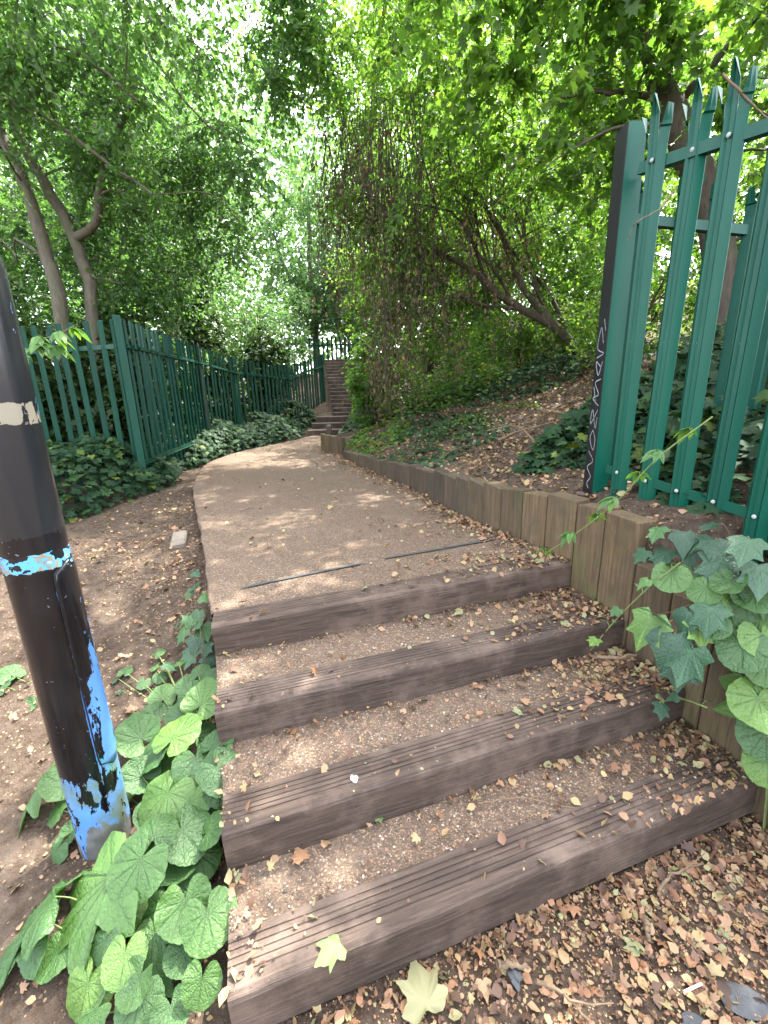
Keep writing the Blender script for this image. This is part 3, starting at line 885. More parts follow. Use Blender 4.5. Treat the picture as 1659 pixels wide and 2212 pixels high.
def post_ibeam(p, zb, zt, ang, mat, parent, root, w=.10, dpt=.10, t=.008):
    """I-section post"""
    sec = [(-w/2, -dpt/2), (w/2, -dpt/2), (w/2, -dpt/2 + t), (t/2, -dpt/2 + t), (t/2, dpt/2 - t), (w/2, dpt/2 - t), (w/2, dpt/2), (-w/2, dpt/2), (-w/2, dpt/2 - t), (-t/2, dpt/2 - t), (-t/2, -dpt/2 + t), (-w/2, -dpt/2 + t)]
    n = len(sec)
    V = [(x, y, 0) for x, y in sec] + [(x, y, zt - zb) for x, y in sec]
    F = [(i, (i + 1) % n, (i + 1) % n + n, i + n) for i in range(n)] + [tuple(range(n))[::-1], tuple(range(n, 2 * n))]
    o = obj_py('post', V, F, mat, parent)
    o.location = (p[0] - root[0], p[1] - root[1], zb - root[2]); o.rotation_euler = (0, 0, ang)
    return o

def fence_run(parent, root, p, q, ztp, ztq, H, n, me, mat, me_bolt, rails=(.30, 1.45), flip=False, drop=0.0):
    """n pales between p and q (2-D), tops sloping from ztp to ztq"""
    p = np.array(p, float); q = np.array(q, float)
    ang = math.atan2(q[1] - p[1], q[0] - p[0]) + (math.pi if flip else 0)
    nb = np.array([-math.sin(ang), math.cos(ang)])       # behind the pales
    for i in range(n):
        t = (i + 0.5) / n
        c = p + (q - p) * t
        zt = ztp + (ztq - ztp) * t + random.uniform(-.006, .006)
        o = obj_me('slat', me, parent, (c[0] - root[0], c[1] - root[1], zt - H - root[2]))
        o.rotation_euler = (random.uniform(-.012, .012), random.uniform(-.006, .006), ang + random.uniform(-.03, .03))
        if me_bolt is not None:
            for rz in rails:
                b = obj_me('bolt', me_bolt, o, (0, .006, rz))
    for rz in rails:
        rp = (*(p + nb * .022), ztp - H + rz); rq = (*(q + nb * .022), ztq - H + rz)
        if flip: rp, rq = rq, rp
        rail('rail', rp, rq, mat, parent, root)

me_bolt = bolt_mesh(MAT['steel'])
me_bolt_g = bolt_mesh(MAT['green_shaded'])
HL = 1.85
slat_left = slat_mesh('slat', HL, MAT['green_shaded'], False, .76)
lroot = (-2.70, 4.82, .5)
lf = tag(empty('palisade_fence', lroot), 'dark green steel palisade fence running along the ivy on the left of the path', 'fence')
FP = [((-4.44, 5.35), 2.37), ((-2.70, 4.82), 2.36), ((-3.07, 7.7), 2.41), ((-2.95, 9.1), 2.32), ((-2.24, 10.9), 2.25), ((-1.58, 12.4), 2.64)]
for i, n in enumerate((10, 17, 9, 13, 13)):
    (p, zp), (q, zq) = FP[i], FP[i + 1]
    # the path side of each run is its front
    fence_run(lf, lroot, p, q, zp, zq, HL, n, slat_left, MAT['green_shaded'], me_bolt_g if i < 2 else None, (.35, 1.58), flip=(i >= 1))
for i, (p, z) in enumerate(FP):
    post_ibeam(p, .2, z + .02, [.1, .6, 1.5, 1.3, 1.2, 1.2][i], MAT['black'] if i == 2 else MAT['green_shaded'], lf, lroot, w=.07, dpt=.075)

HR = 1.84
slat_right = slat_mesh('slat', HR, MAT['green'], True)
rroot = (1.19, 2.40, .85)
rf = tag(empty('palisade_fence', rroot), 'tall green spiked palisade fence with a graffitied corner post above the timber wall', 'fence')
u_f = np.array([.42, -.907]); p0 = np.array([1.31, 2.12]) - u_f * .159 * 1.5
p1 = p0 + u_f * .159 * 9
fence_run(rf, rroot, p0, p1, 2.735, 2.735 - .022 * 9, HR, 9, slat_right, MAT['green'], me_bolt, (.19, 1.60))
pst = np.array([1.225, 2.43])
post = post_ibeam(pst, .72, 2.70, R(4), MAT['green'], rf, rroot, w=.09, dpt=.095)
# black painted flank of the corner post with a white scrawl
bp = obj_py('painted_flank', [(-.0485, -.0475, 0), (-.0455, -.0475, 0), (-.0455, .0475, 0), (-.0485, .0475, 0), (-.0485, -.0475, 1.98), (-.0455, -.0475, 1.98), (-.0455, .0475, 1.98), (-.0485, .0475, 1.98)],
            [(0, 3, 2, 1), (4, 5, 6, 7), (0, 1, 5, 4), (1, 2, 6, 5), (2, 3, 7, 6), (3, 0, 4, 7)], MAT['black'], post)
def ribbon(points, w, x):
    P = smooth_path(points, len(points) * 5)
    V, F = [], []
    t = np.gradient(P, axis=0); t /= np.linalg.norm(t, axis=1, keepdims=True) + 1e-9
    nn = np.c_[-t[:, 1], t[:, 0]]
    for a in (P - nn * w, P + nn * w):
        V += [(x, v[0], v[1]) for v in a]
    n = len(P)
    F = [(i, i + 1, n + i + 1, n + i) for i in range(n - 1)]
    return V, F
gv, gf = [], []
strokes = [[(-.02, 1.02), (.01, 1.10), (.03, 1.0), (-.03, .97), (.03, .95)], [(-.03, .93), (.0, .86), (.03, .93), (-.02, .90)], [(-.03, .84), (.02, .82), (-.02, .76), (.03, .74), (-.03, .70)],
           [(-.03, .68), (.03, .60), (.02, .68), (-.02, .58), (-.03, .64)], [(.0, .57), (.02, .52), (-.02, .46), (-.03, .52), (.0, .57)], [(.02, .45), (-.03, .40), (.02, .36), (-.02, .31), (.01, .27), (-.01, .24)],
           [(-.01, 1.14), (-.03, 1.08)], [(.03, .80), (.0, .71)]]
for st in strokes:
    v, f = ribbon([(a, b) for a, b in st], .0030, -.0495)
    gf += [tuple(i + len(gv) for i in q) for q in f]; gv += v
obj_py('graffiti', gv, gf, MAT['graffiti'], post)
# second run of the corner, going back up the bank
q0 = pst + np.array([.06, .05]); q1 = q0 + np.array([2.4, .22])
fence_run(rf, rroot, q0, q1, 2.60, 2.42, HR, 12, slat_right, MAT['green'], None, (.19, 1.59))
post_ibeam(q1, .8, 2.95, R(24), MAT['green'], rf, rroot)
# another length of fence far up beside the long steps
fr = (-2.0, 16.4, 2.6)
ff = tag(empty('palisade_fence', fr), 'short length of green palisade fence seen beyond the top of the distant steps', 'fence')
fence_run(ff, fr, (-2.6, 16.6), (-.2, 16.3), 3.62, 3.60, HL, 15, slat_left, MAT['green_shaded'], None, (.35, 1.58))

# ------------------------------------------------------------------ lamp column with peeling paint
pr = (-1.01, 1.18, 0)
pole = tag(empty('lamp_post', (pr[0], pr[1], -.02)), 'black lamp post with blue paint peeling off beside the steps', 'lamp post')
def lathe(rows, seg=56):
    V, F = [], []
    for z, r in rows:
        for i in range(seg):
            a = 2 * math.pi * i / seg
            V.append((r * math.cos(a), r * math.sin(a), z))
    for k in range(len(rows) - 1):
        for i in range(seg):
            j = (i + 1) % seg
            F.append((k * seg + i, k * seg + j, (k + 1) * seg + j, (k + 1) * seg + i))
    F.append(tuple(range((len(rows) - 1) * seg, len(rows) * seg)))
    return V, F
rows = [(-.2, .083)] + [(z, .081) for z in np.linspace(0, 1.85, 14)] + [(1.9, .074), (1.96, .058), (2.0, .055), (3.2, .052), (4.6, .045)]
Vc, Fc = lathe(rows)
obj_py('column', Vc, Fc, MAT['pole'], pole, None, True)
def door_mesh():
    a0, a1, z0, z1 = R(-30), R(44), .37, 1.085
    rr = .045
    n, m = 22, 26
    V, F = [], []
    R0 = .0855
    for i in range(m):
        t = i / (m - 1); z = z0 + (z1 - z0) * t
        inset = 0
        if z < z0 + rr: inset = rr - math.sqrt(max(rr * rr - (z0 + rr - z) ** 2, 0))
        if z > z1 - rr: inset = max(inset, rr - math.sqrt(max(rr * rr - (z - z1 + rr) ** 2, 0)))
        for j in range(n):
            a = a0 + inset / R0 + (a1 - a0 - 2 * inset / R0) * j / (n - 1)
            V.append((R0 * math.cos(a), R0 * math.sin(a), z))
    for i in range(m - 1):
        for j in range(n - 1):
            F.append((i * n + j, i * n + j + 1, (i + 1) * n + j + 1, (i + 1) * n + j))
    # rim down to the column
    b = [i * n for i in range(m)] + [(m - 1) * n + j for j in range(1, n)] + [i * n + n - 1 for i in range(m - 2, -1, -1)] + [j for j in range(n - 2, 0, -1)]
    k0 = len(V)
    for v in b:
        x, y, z = V[v]; s_ = .0800 / R0
        V.append((x * s_, y * s_, z))
    L = len(b)
    for i in range(L):
        F.append((b[i], b[(i + 1) % L], k0 + (i + 1) % L, k0 + i))
    return V, F
Vd, Fd = door_mesh()
obj_py('access_door', Vd, Fd, MAT['pole'], pole, None, True)
gapv = []
for (x, y, z) in Vd[:22 * 26]:                     # black plate under the door, standing in for the shadow in its gap
    a_ = math.atan2(y, x); zc, ac = .7275, R(7)
    gapv.append((.0832 * math.cos(ac + (a_ - ac) * 1.085), .0832 * math.sin(ac + (a_ - ac) * 1.085), zc + (z - zc) * 1.014))
obj_py('door_gap_shade', gapv, Fd[:21 * 25], MAT['black'], pole, None, True)
def wrap_patch(name, a0, a1, z0, z1, r, mat, jag, seed):
    rs = np.random.default_rng(seed)
    n = 24
    sm = lambda: np.convolve(rs.uniform(-1, 1, n + 6), np.ones(5) / 3.2, 'same')[3:-3]
    lo = z0 + jag * sm(); hi = z1 + jag * sm()
    V, F = [], []
    for i in range(n):
        a = R(a0 + (a1 - a0) * i / (n - 1))
        V += [(r * math.cos(a), r * math.sin(a), lo[i]), (r * math.cos(a), r * math.sin(a), hi[i])]
    for i in range(n - 1): F.append((2 * i, 2 * i + 2, 2 * i + 3, 2 * i + 1))
    return obj_py(name, V, F, mat, pole)
wrap_patch('torn_sticker', -80, -14, 1.775, 1.845, .0818, MAT['paper'], .016, 3)

# ------------------------------------------------------------------ near leaves
def outline_leaf(name, outline, base, veins, mat, cup=0.06, wave=0.03, seed=0, rings=(.25, .5, .75, 1.0), n=96, ruffle=0.0):
    """outline: closed list of (x, y); rings are shrunk towards the stalk point"""
    rs = np.random.default_rng(seed)
    O = np.array(outline + [outline[0]], float)
    s_ = np.r_[0, np.cumsum(np.linalg.norm(np.diff(O, axis=0), axis=1))]
    u = np.linspace(0, s_[-1], n, endpoint=False)
    B = np.c_[np.interp(u, s_, O[:, 0]), np.interp(u, s_, O[:, 1])]
    b = np.array(base)
    V = [(b[0], b[1], 0)]; A = [1.0]
    ph = rs.uniform(0, 6.28, 4)
    rel_ = B - b
    ang = np.arctan2(rel_[:, 1], rel_[:, 0])
    for r in rings:
        for i in range(n):
            p = b + rel_[i] * r
            dv = min(abs((ang[i] - v + math.pi) % (2 * math.pi) - math.pi) for v in veins)
            vein = 1.0 if dv < 0.035 else 0.0
            rad = np.linalg.norm(rel_[i]) * r
            z = -cup * rad * rad * 2.2 + wave * math.sin(3 * ang[i] + ph[0]) * r * r + 0.5 * wave * math.sin(7 * ang[i] + ph[1]) * r ** 2 - (0.012 if vein and r < .95 else 0) + ruffle * math.sin(17 * ang[i] + 9 * r + ph[2]) * r
            V.append((p[0], p[1], z)); A.append(vein * (1.0 if r < .9 else 0.2))
    T = [[0, 1 + i, 1 + (i + 1) % n] for i in range(n)]
    for k in range(len(rings) - 1):
        for i in range(n):
            j = (i + 1) % n
            a, c = 1 + k * n, 1 + (k + 1) * n
            T += [[a + i, c + i, c + j], [a + i, c + j, a + j]]
    return mesh_np(name, np.array(V), np.array(T), mat, True, {'vein': np.array(A)})

def round_outline(seed, crenate=0.034, n=160):
    rs = np.random.default_rng(seed)
    pts = []
    e1, e2 = rs.uniform(-.05, .05, 2)
    for i in range(n):
        th = -math.pi / 2 + 2 * math.pi * (i + .5) / n          # starts at the notch
        off = min(i + .5, n - i - .5) / n                       # 0 at the notch
        r = 0.5 * (1 - 0.74 * math.exp(-(off / .045) ** 2)) * (1 + e1 * math.cos(2 * th) + e2 * math.cos(3 * th))
        r += crenate * 0.5 * abs(math.sin(th * 11)) ** .7
        pts.append((r * math.cos(th), r * math.sin(th)))
    return pts
ROUND = [outline_leaf('leaf', round_outline(k), (0, -.10), [math.pi / 2 + a for a in (-2.3, -1.6, -1.05, -.5, 0, .5, 1.05, 1.6, 2.3)], MAT['near_leaf'], cup=[.10, -.16, .22, .02][k], wave=[.03, .05, .045, .035][k], seed=k, ruffle=.010, n=128) for k in range(4)]
def serr(pts, amp, per):
    out = []
    for i in range(len(pts)):
        p = np.array(pts[i]); q = np.array(pts[(i + 1) % len(pts)])
        L = np.linalg.norm(q - p); m = max(2, int(L / per))
        nn = np.array([(q - p)[1], -(q - p)[0]]) / (L + 1e-9)
        for k in range(m):
            out.append(tuple(p + (q - p) * k / m + nn * amp * (k % 2)))
    return out
IVY_O = [(0, 0), (.22, -.17), (.42, -.02), (.56, .10), (.36, .28), (.40, .46), (.48, .64), (.24, .62), (.12, .80), (0, 1.02), (-.12, .80), (-.24, .62), (-.48, .64), (-.40, .46), (-.36, .28), (-.56, .10), (-.42, -.02), (-.22, -.17)]
IVY_O2 = [(0, 0), (.20, -.14), (.40, .02), (.50, .24), (.30, .44), (.16, .72), (0, 1.0), (-.16, .72), (-.30, .44), (-.50, .24), (-.40, .02), (-.20, -.14)]
iv = [math.atan2(y, x) for x, y in ((.54, .02), (.48, .58), (0, .96), (-.48, .58), (-.54, .02))]
IVY = [outline_leaf('leaf', IVY_O, (0, .06), iv, MAT['near_ivy'], .12, .02, 11, n=72), outline_leaf('leaf', IVY_O2, (0, .06), [math.pi / 2, .35, math.pi - .35], MAT['near_ivy'], .16, .02, 12, n=60), outline_leaf('leaf', IVY_O, (0, .06), iv, MAT['near_ivy'], -.05, .04, 13, n=72)]
HOG = serr([(0, 0), (.16, -.10), (.42, -.16), (.66, .02), (.55, .20), (.30, .30), (.50, .42), (.66, .66), (.40, .70), (.20, .62), (.16, .84), (0, 1.12), (-.16, .84), (-.20, .62), (-.40, .70), (-.66, .66), (-.50, .42), (-.30, .30), (-.55, .20), (-.66, .02), (-.42, -.16), (-.16, -.10)], .014, .035)
HOGM = [outline_leaf('leaf', HOG, (0, .04), [math.pi / 2, .75, math.pi - .75, .0, math.pi, 1.2, math.pi - 1.2], MAT['near_leaf'], c, w, 20 + k, n=160, ruffle=.006) for k, (c, w) in enumerate(((.16, .05), (.28, .07)))]
OVAL_O = [(0, 0), (.12, .10), (.20, .34), (.17, .62), (.08, .86), (0, 1), (-.08, .86), (-.17, .62), (-.20, .34), (-.12, .10)]
OVAL = outline_leaf('leaf', OVAL_O, (0, .05), [math.pi / 2], MAT['near_creeper'], .2, .03, 31, n=40, rings=(.5, 1.0))

def put_leaf(me, parent, root, loc, heading, tilt, size, rollv=0.0, name='leaf'):
    """heading: compass angle of the leaf tip; tilt: 0 = lying flat, 90 = tip hanging straight down"""
    y = np.array([math.cos(heading) * math.cos(tilt), math.sin(heading) * math.cos(tilt), -math.sin(tilt)])
    up = np.array([math.cos(heading) * math.sin(tilt), math.sin(heading) * math.sin(tilt), math.cos(tilt)])
    x = np.cross(y, up)
    x2 = x * math.cos(rollv) + up * math.sin(rollv); z2 = np.cross(x2, y)
    m = Matrix((x2, y, z2)).transposed().to_4x4() @ Matrix.Scale(size, 4)
    o = bpy.data.objects.new(name, me)
    o.matrix_basis = Matrix.Translation(Vector(loc) - Vector(root)) @ m
    return link(o, parent)

def plant(name, label, cat, root, leaves, group=None, stem_mat='stem_green', stem_r=.0028, grow=1.12, hang=False):
    """leaves: list of (mesh, xyz of the blade's stalk point, heading deg, tilt deg, size, roll deg)"""
    t = tag(empty(name, root), label, cat, group)
    tb = Tubes()
    for (me, loc, hd, ti, sz, ro) in leaves:
        if math.sin(R(hd)) > .1: ti = -ti * .9
        put_leaf(me, t, root, loc, R(hd), R(ti), sz * grow, R(ro))
        g = np.array([loc[0] * .45 + root[0] * .55, loc[1] * .45 + root[1] * .55, 0]); g[2] = float(ground_z(g[0], g[1])) - .01
        if hang: g = np.array(root, float)
        mid = np.array(loc) * .6 + g * .4; mid[2] = max(loc[2] - .03, g[2])
        tb.add(smooth_path([g, mid, np.array(loc) + [0, 0, -.002]], 6), np.linspace(stem_r, stem_r * .6, 6), 5)
    tb.obj('stem', MAT[stem_mat], t, root)
    return t
Rd, Hg = ROUND, HOGM
plant('heliotrope_plant', 'lush clump of round green leaves between the pole and the lower treads', 'plant', (-.72, 1.42, .1), [
    (Rd[0], (-0.824, 1.384, 0.270), 70, 22, .165, 8), (Rd[1], (-0.769, 1.527, 0.300), 50, 35, .15, -15), (Rd[2], (-0.865, 1.625, 0.260), 110, 40, .12, 10), (Rd[3], (-0.914, 1.381, 0.200), 200, 40, .17, 0), (Rd[1], (-1.041, 1.489, 0.170), 150, 25, .15, 20),
    (Rd[0], (-0.643, 1.310, 0.280), 30, 30, .12, -10), (Rd[2], (-0.704, 1.279, 0.240), -60, 20, .15, 5), (Rd[3], (-0.595, 1.216, 0.260), -30, 30, .14, -8), (Rd[1], (-0.730, 1.423, 0.220), 0, 20, .11, 0), (Rd[2], (-1.103, 1.636, 0.150), 180, 30, .10, 0),
    (Rd[0], (-0.896, 1.583, 0.200), 90, 30, .13, 0), (Rd[3], (-0.863, 1.353, 0.150), -100, 20, .15, 10), (Rd[2], (-0.803, 1.664, 0.300), 60, 50, .10, 0), (Rd[0], (-1.252, 1.821, 0.120), 170, 25, .09, 0), (Rd[1], (-1.040, 1.631, 0.140), 140, 25, .12, 0), (Rd[0], (-0.943, 1.745, 0.220), 100, 35, .10, 0), (Rd[3], (-1.056, 1.719, 0.180), 120, 30, .11, 10), (Rd[2], (-1.163, 1.596, 0.150), 190, 25, .11, 0), (Rd[1], (-0.836, 1.423, 0.180), -120, 25, .14, -10), (Rd[0], (-0.591, 1.207, 0.200), -40, 35, .11, 0), (Rd[3], (-0.977, 1.410, 0.130), -140, 20, .12, 0), (Rd[2], (-0.888, 1.759, 0.270), 80, 40, .09, 0)])
plant('heliotrope_plant', 'cluster of round veined leaves spilling past the foot of the blue peeling pole', 'plant', (-.70, 1.15, .03), [
    (Rd[2], (-0.774, 1.168, 0.200), -110, 25, .17, 5), (Rd[0], (-0.686, 1.157, 0.180), -70, 25, .115, -10), (Rd[1], (-0.933, 1.304, 0.160), 160, 30, .12, 10), (Rd[3], (-0.664, 1.068, 0.170), -30, 25, .15, 0), (Rd[0], (-0.583, 1.073, 0.180), 20, 40, .10, 0),
    (Rd[2], (-0.744, 1.046, 0.200), 100, 15, .12, 0), (Rd[1], (-0.697, 1.041, 0.110), -60, 20, .15, 0), (Rd[0], (-0.749, 0.950, 0.200), -120, 30, .155, 12), (Rd[3], (-0.832, 1.178, 0.120), 170, 30, .11, 0), (Rd[1], (-0.969, 1.271, 0.100), 190, 30, .10, 0), (Rd[2], (-0.620, 1.046, 0.100), -50, 25, .12, 0), (Rd[0], (-0.633, 1.172, 0.150), -20, 30, .11, 0), (Rd[3], (-0.681, 0.980, 0.080), -90, 25, .12, 8)])
plant('hogweed_plant', 'large lobed green leaves sprawling over the dirt at the pole base', 'plant', (-.80, .98, .0), [
    (Hg[0], (-0.818, 0.954, 0.170), -145, 24, .22, 5), (Hg[1], (-0.989, 0.930, 0.120), -170, 26, .19, -10), (Hg[1], (-0.832, 0.921, 0.100), -105, 34, .19, 8), (Hg[0], (-0.668, 0.917, 0.100), -115, 28, .19, -6), (Rd[1], (-0.589, 0.885, 0.130), -70, 40, .13, 10)])
plant('heliotrope_plant', 'low straggling round leaves in the bottom left corner of the dirt', 'plant', (-.60, .80, .0), [
    (Rd[0], (-0.513, 0.855, 0.130), -60, 25, .13, -8), (Rd[2], (-0.784, 0.822, 0.100), -100, 30, .075, 0), (Rd[3], (-0.717, 0.796, 0.090), -80, 25, .10, 0), (Rd[1], (-0.667, 0.759, 0.070), -120, 35, .09, 0), (Rd[0], (-0.649, 0.729, 0.050), -90, 30, .10, 10),
    (Rd[2], (-0.799, 0.754, 0.050), -100, 40, .115, 0), (Rd[3], (-0.495, 0.746, 0.080), -95, 50, .09, 12), (Rd[1], (-0.566, 0.720, 0.030), -60, 25, .08, 0), (Rd[0], (-0.763, 0.720, 0.030), -140, 30, .09, 0), (Hg[0], (-1.007, 0.898, 0.080), -160, 22, .17, 0), (Rd[2], (-0.671, 0.847, 0.070), -80, 25, .10, 5), (Rd[1], (-0.571, 0.819, 0.060), -60, 25, .09, 0), (Rd[3], (-0.934, 0.833, 0.050), -130, 25, .10, 0)])
plant('hogweed_plant', 'pale green leaves peeping out behind the left side of the pole', 'plant', (-1.15, 1.28, .03), [
    (Hg[0], (-1.300, 1.295, 0.150), -160, 45, .17, 0), (Rd[3], (-1.220, 1.283, 0.160), 170, 30, .12, 0), (Rd[0], (-1.205, 1.232, 0.100), -150, 40, .10, 0), (Rd[2], (-1.137, 1.112, 0.050), -120, 40, .075, 0), (Rd[1], (-1.127, 1.168, 0.060), -120, 30, .07, 0), (Rd[0], (-1.251, 1.399, 0.150), 150, 30, .11, 0)])
plant('heliotrope_plant', 'few round leaves at the left edge of the picture on bare dirt', 'plant', (-1.45, 1.75, .12), [
    (Rd[0], (-1.886, 1.874, 0.220), 150, 20, .12, 0), (Rd[2], (-1.872, 1.811, 0.200), 200, 30, .11, 0), (Rd[1], (-1.666, 1.722, 0.160), 250, 40, .07, 0), (Rd[3], (-1.916, 1.961, 0.200), 100, 25, .08, 0)])
plant('heliotrope_seedling', 'solitary small round leaf standing on the dirt left of the top step', 'plant', (-1.0, 1.93, .2), [
    (Rd[0], (-1.516, 2.436, 0.260), 90, 35, .085, 0), (Rd[2], (-1.443, 2.377, 0.220), -30, 20, .05, 0), (Rd[1], (-1.491, 2.244, 0.200), 180, 20, .05, 0)])
plant('ivy_tuft', 'small ivy tuft growing against the left ends of the upper steps', 'plant', (-.86, 1.68, .25), stem_r=.0011, stem_mat='twig_dry', leaves=[
    (IVY[i % 3], p, h, 40, s_, 0) for i, (p, h, s_) in enumerate([((-1.082, 2.120, 0.380), 200, .09), ((-1.003, 2.093, 0.420), 250, .08), ((-0.936, 1.979, 0.400), 300, .09), ((-1.067, 2.044, 0.340), 230, .08), ((-0.976, 1.971, 0.340), 270, .10), ((-0.910, 1.919, 0.330), 280, .07), ((-1.139, 2.120, 0.340), 190, .07), ((-0.993, 2.140, 0.450), 100, .07), ((-0.995, 1.940, 0.280), 260, .09), ((-0.894, 1.875, 0.280), 300, .07), ((-1.136, 2.378, 0.500), 90, .06), ((-1.066, 2.275, 0.500), 200, .07), ((-1.118, 2.272, 0.460), 230, .06), ((-0.932, 1.954, 0.440), 200, .08), ((-0.996, 1.982, 0.400), 160, .07), ((-0.937, 1.957, 0.360), 240, .08)])])
plant('ivy_seedling', 'scatter of small lobed leaves on the litter beside the second step', 'plant', (-.85, 1.6, .18), [
    (IVY[i % 3] if i % 2 else Rd[i % 4], p, h, 20, s_, 0) for i, (p, h, s_) in enumerate([((-1.306, 1.867, 0.220), 90, .06), ((-1.328, 1.840, 0.200), 180, .055), ((-1.185, 1.959, 0.260), 60, .06), ((-1.099, 1.856, 0.260), 0, .065), ((-1.172, 1.898, 0.220), 200, .05), ((-1.284, 1.993, 0.200), 120, .045), ((-1.111, 1.821, 0.220), 300, .06), ((-1.267, 1.847, 0.180), 240, .06), ((-1.181, 1.799, 0.200), 270, .06), ((-1.289, 1.792, 0.170), 200, .05), ((-1.046, 1.887, 0.250), 20, .05)])])

# ivy and round leaves spilling over the near end of the timber wall
def at_wall(y, z, out=0.06): return (float(wall_x(y)) - out, y, z)
big_ivy = []
spec = [((0.962, 1.401, 0.708), 200, 55, .15), ((0.998, 1.334, 0.672), 230, 60, .17), ((1.035, 1.288, 0.645), 215, 62, .15), ((1.013, 1.303, 0.600), 240, 60, .13), ((0.980, 1.351, 0.708), 170, 50, .12), ((1.089, 1.345, 0.708), 250, 50, .11), ((1.103, 1.325, 0.780), 230, 45, .12), ((1.063, 1.362, 0.744), 220, 50, .12)]
for i, (p, h, t, s_) in enumerate(spec): big_ivy.append((IVY[i % 3], p, h, t, s_, random.uniform(-15, 15)))
plant('ivy_plant', 'big dark glossy ivy sprig hanging over the timber planks beside the steps', 'ivy', (1.32, 1.62, .66), big_ivy, stem_mat='twig_dry', hang=True, grow=.95)
mixl = []
spec2 = [((1.100, 1.638, 0.964), 215, 30, .085), ((1.153, 1.572, 0.964), 240, 40, .11), ((1.219, 1.511, 0.955), 230, 35, .11), ((1.215, 1.441, 0.917), 220, 45, .15), ((1.221, 1.429, 0.974), 260, 30, .10), ((1.238, 1.384, 0.861), 250, 40, .13), ((1.262, 1.350, 0.917), 240, 30, .14), ((1.176, 1.543, 0.936), 200, 40, .08), ((1.115, 1.600, 0.880), 210, 50, .10), ((1.068, 1.655, 0.861), 190, 40, .075), ((1.165, 1.544, 0.898), 250, 45, .09), ((1.233, 1.531, 1.011), 200, 20, .08), ((1.232, 1.370, 1.002), 220, 30, .12), ((1.274, 1.328, 0.842), 240, 40, .11)]
for i, (p, h, t, s_) in enumerate(spec2): mixl.append((IVY[i % 3], p, h, t, s_, random.uniform(-15, 15)))
plant('ivy_plant', 'ivy leaves crowding along the top of the wall under the green fence', 'ivy', (1.42, 1.62, .82), mixl, stem_mat='twig_dry', hang=True, grow=.95)
mix2 = []
spec3 = [((1.048, 1.459, 0.834), 240, 45, .13), ((1.145, 1.473, 0.825), 250, 40, .12), ((1.179, 1.323, 0.744), 240, 50, .13), ((1.164, 1.240, 0.672), 235, 45, .16), ((1.220, 1.234, 0.708), 260, 40, .14), ((1.236, 1.314, 0.816), 240, 45, .13), ((1.147, 1.356, 0.798), 230, 40, .12), ((1.244, 1.287, 0.744), 220, 50, .12), ((1.254, 1.239, 0.600), 240, 50, .14), ((1.172, 1.350, 0.852), 200, 40, .12), ((1.216, 1.318, 0.780), 260, 45, .11), ((1.106, 1.296, 0.726), 220, 50, .10), ((1.110, 1.375, 0.816), 200, 45, .11)]
for i, (p, h, t, s_) in enumerate(spec3): mix2.append((ROUND[i % 4], p, h, t, s_, random.uniform(-15, 15)))
plant('heliotrope_plant', 'round crinkled green leaves spilling over the stepped plank ends at the right edge', 'plant', (1.40, 1.45, .62), mix2, hang=True, grow=.95)
plant('heliotrope_plant', 'dark green leaves against the plank foot at the far right by the lowest steps', 'plant', (1.36, 1.12, .15), [
    (Rd[1], (1.215, 1.195, 0.492), 250, 50, .16, 0), (Rd[0], (1.220, 1.153, 0.402), 250, 55, .14, 0), (Rd[2], (1.227, 1.133, 0.312), 240, 40, .12, 0), (Hg[1], (1.242, 1.217, 0.528), 230, 60, .16, 0)])

def creeper(label, pts, n, leafsz, kind, root, group=None):
    t = tag(empty('creeper_vine', root), label, 'vine', group)
    P = smooth_path(pts, 24)
    tb = Tubes(); tb.add(P, np.linspace(.0035, .0015, 24), 5)
    for i in range(n):
        k = int((i + .7) / n * 22)
        p = P[k]
        side = 1 if i % 2 else -1
        ang0 = math.atan2(*(P[k + 1] - P[k])[[1, 0]]) + side * 1.1
        tip = p + np.array([math.cos(ang0) * .03, math.sin(ang0) * .03, .012])
        tb.add(np.array([p, tip]), [.0014, .001], 4)
        if kind == 'five':
            for a in (-1.15, -.55, 0, .55, 1.15):
                put_leaf(OVAL, t, root, tip, ang0 + a, R(random.uniform(5, 30)), leafsz * (1.25 - .35 * abs(a)), R(random.uniform(-15, 15)))
        else:
            put_leaf(IVY[i % 3], t, root, tip, ang0, R(random.uniform(10, 40)), leafsz * random.uniform(.8, 1.2), R(random.uniform(-20, 20)))
    tb.obj('stem', MAT['stem_green'], t, root)
    return t
creeper('green creeper runner with five-fingered leaves trailing from the fence down to the top step', [(1.225, 1.620, 1.396), (1.105, 1.720, 1.231), (1.013, 1.820, 1.027), (0.899, 1.940, 0.843), (0.749, 2.050, 0.667)], 7, .07, 'five', (1.05, 1.8, .9))
creeper('thin ivy runner trailing down the planks onto the second tread', [(1.045, 1.420, 0.904), (0.996, 1.500, 0.770), (0.935, 1.580, 0.591), (0.866, 1.620, 0.427)], 6, .05, 'ivy', (1.1, 1.55, .7))
creeper('short ivy runner on the leaf litter by the third step', [(1.111, 1.265, 0.420), (1.106, 1.388, 0.360), (1.014, 1.403, 0.330)], 4, .055, 'ivy', (1.24, 1.5, .3))

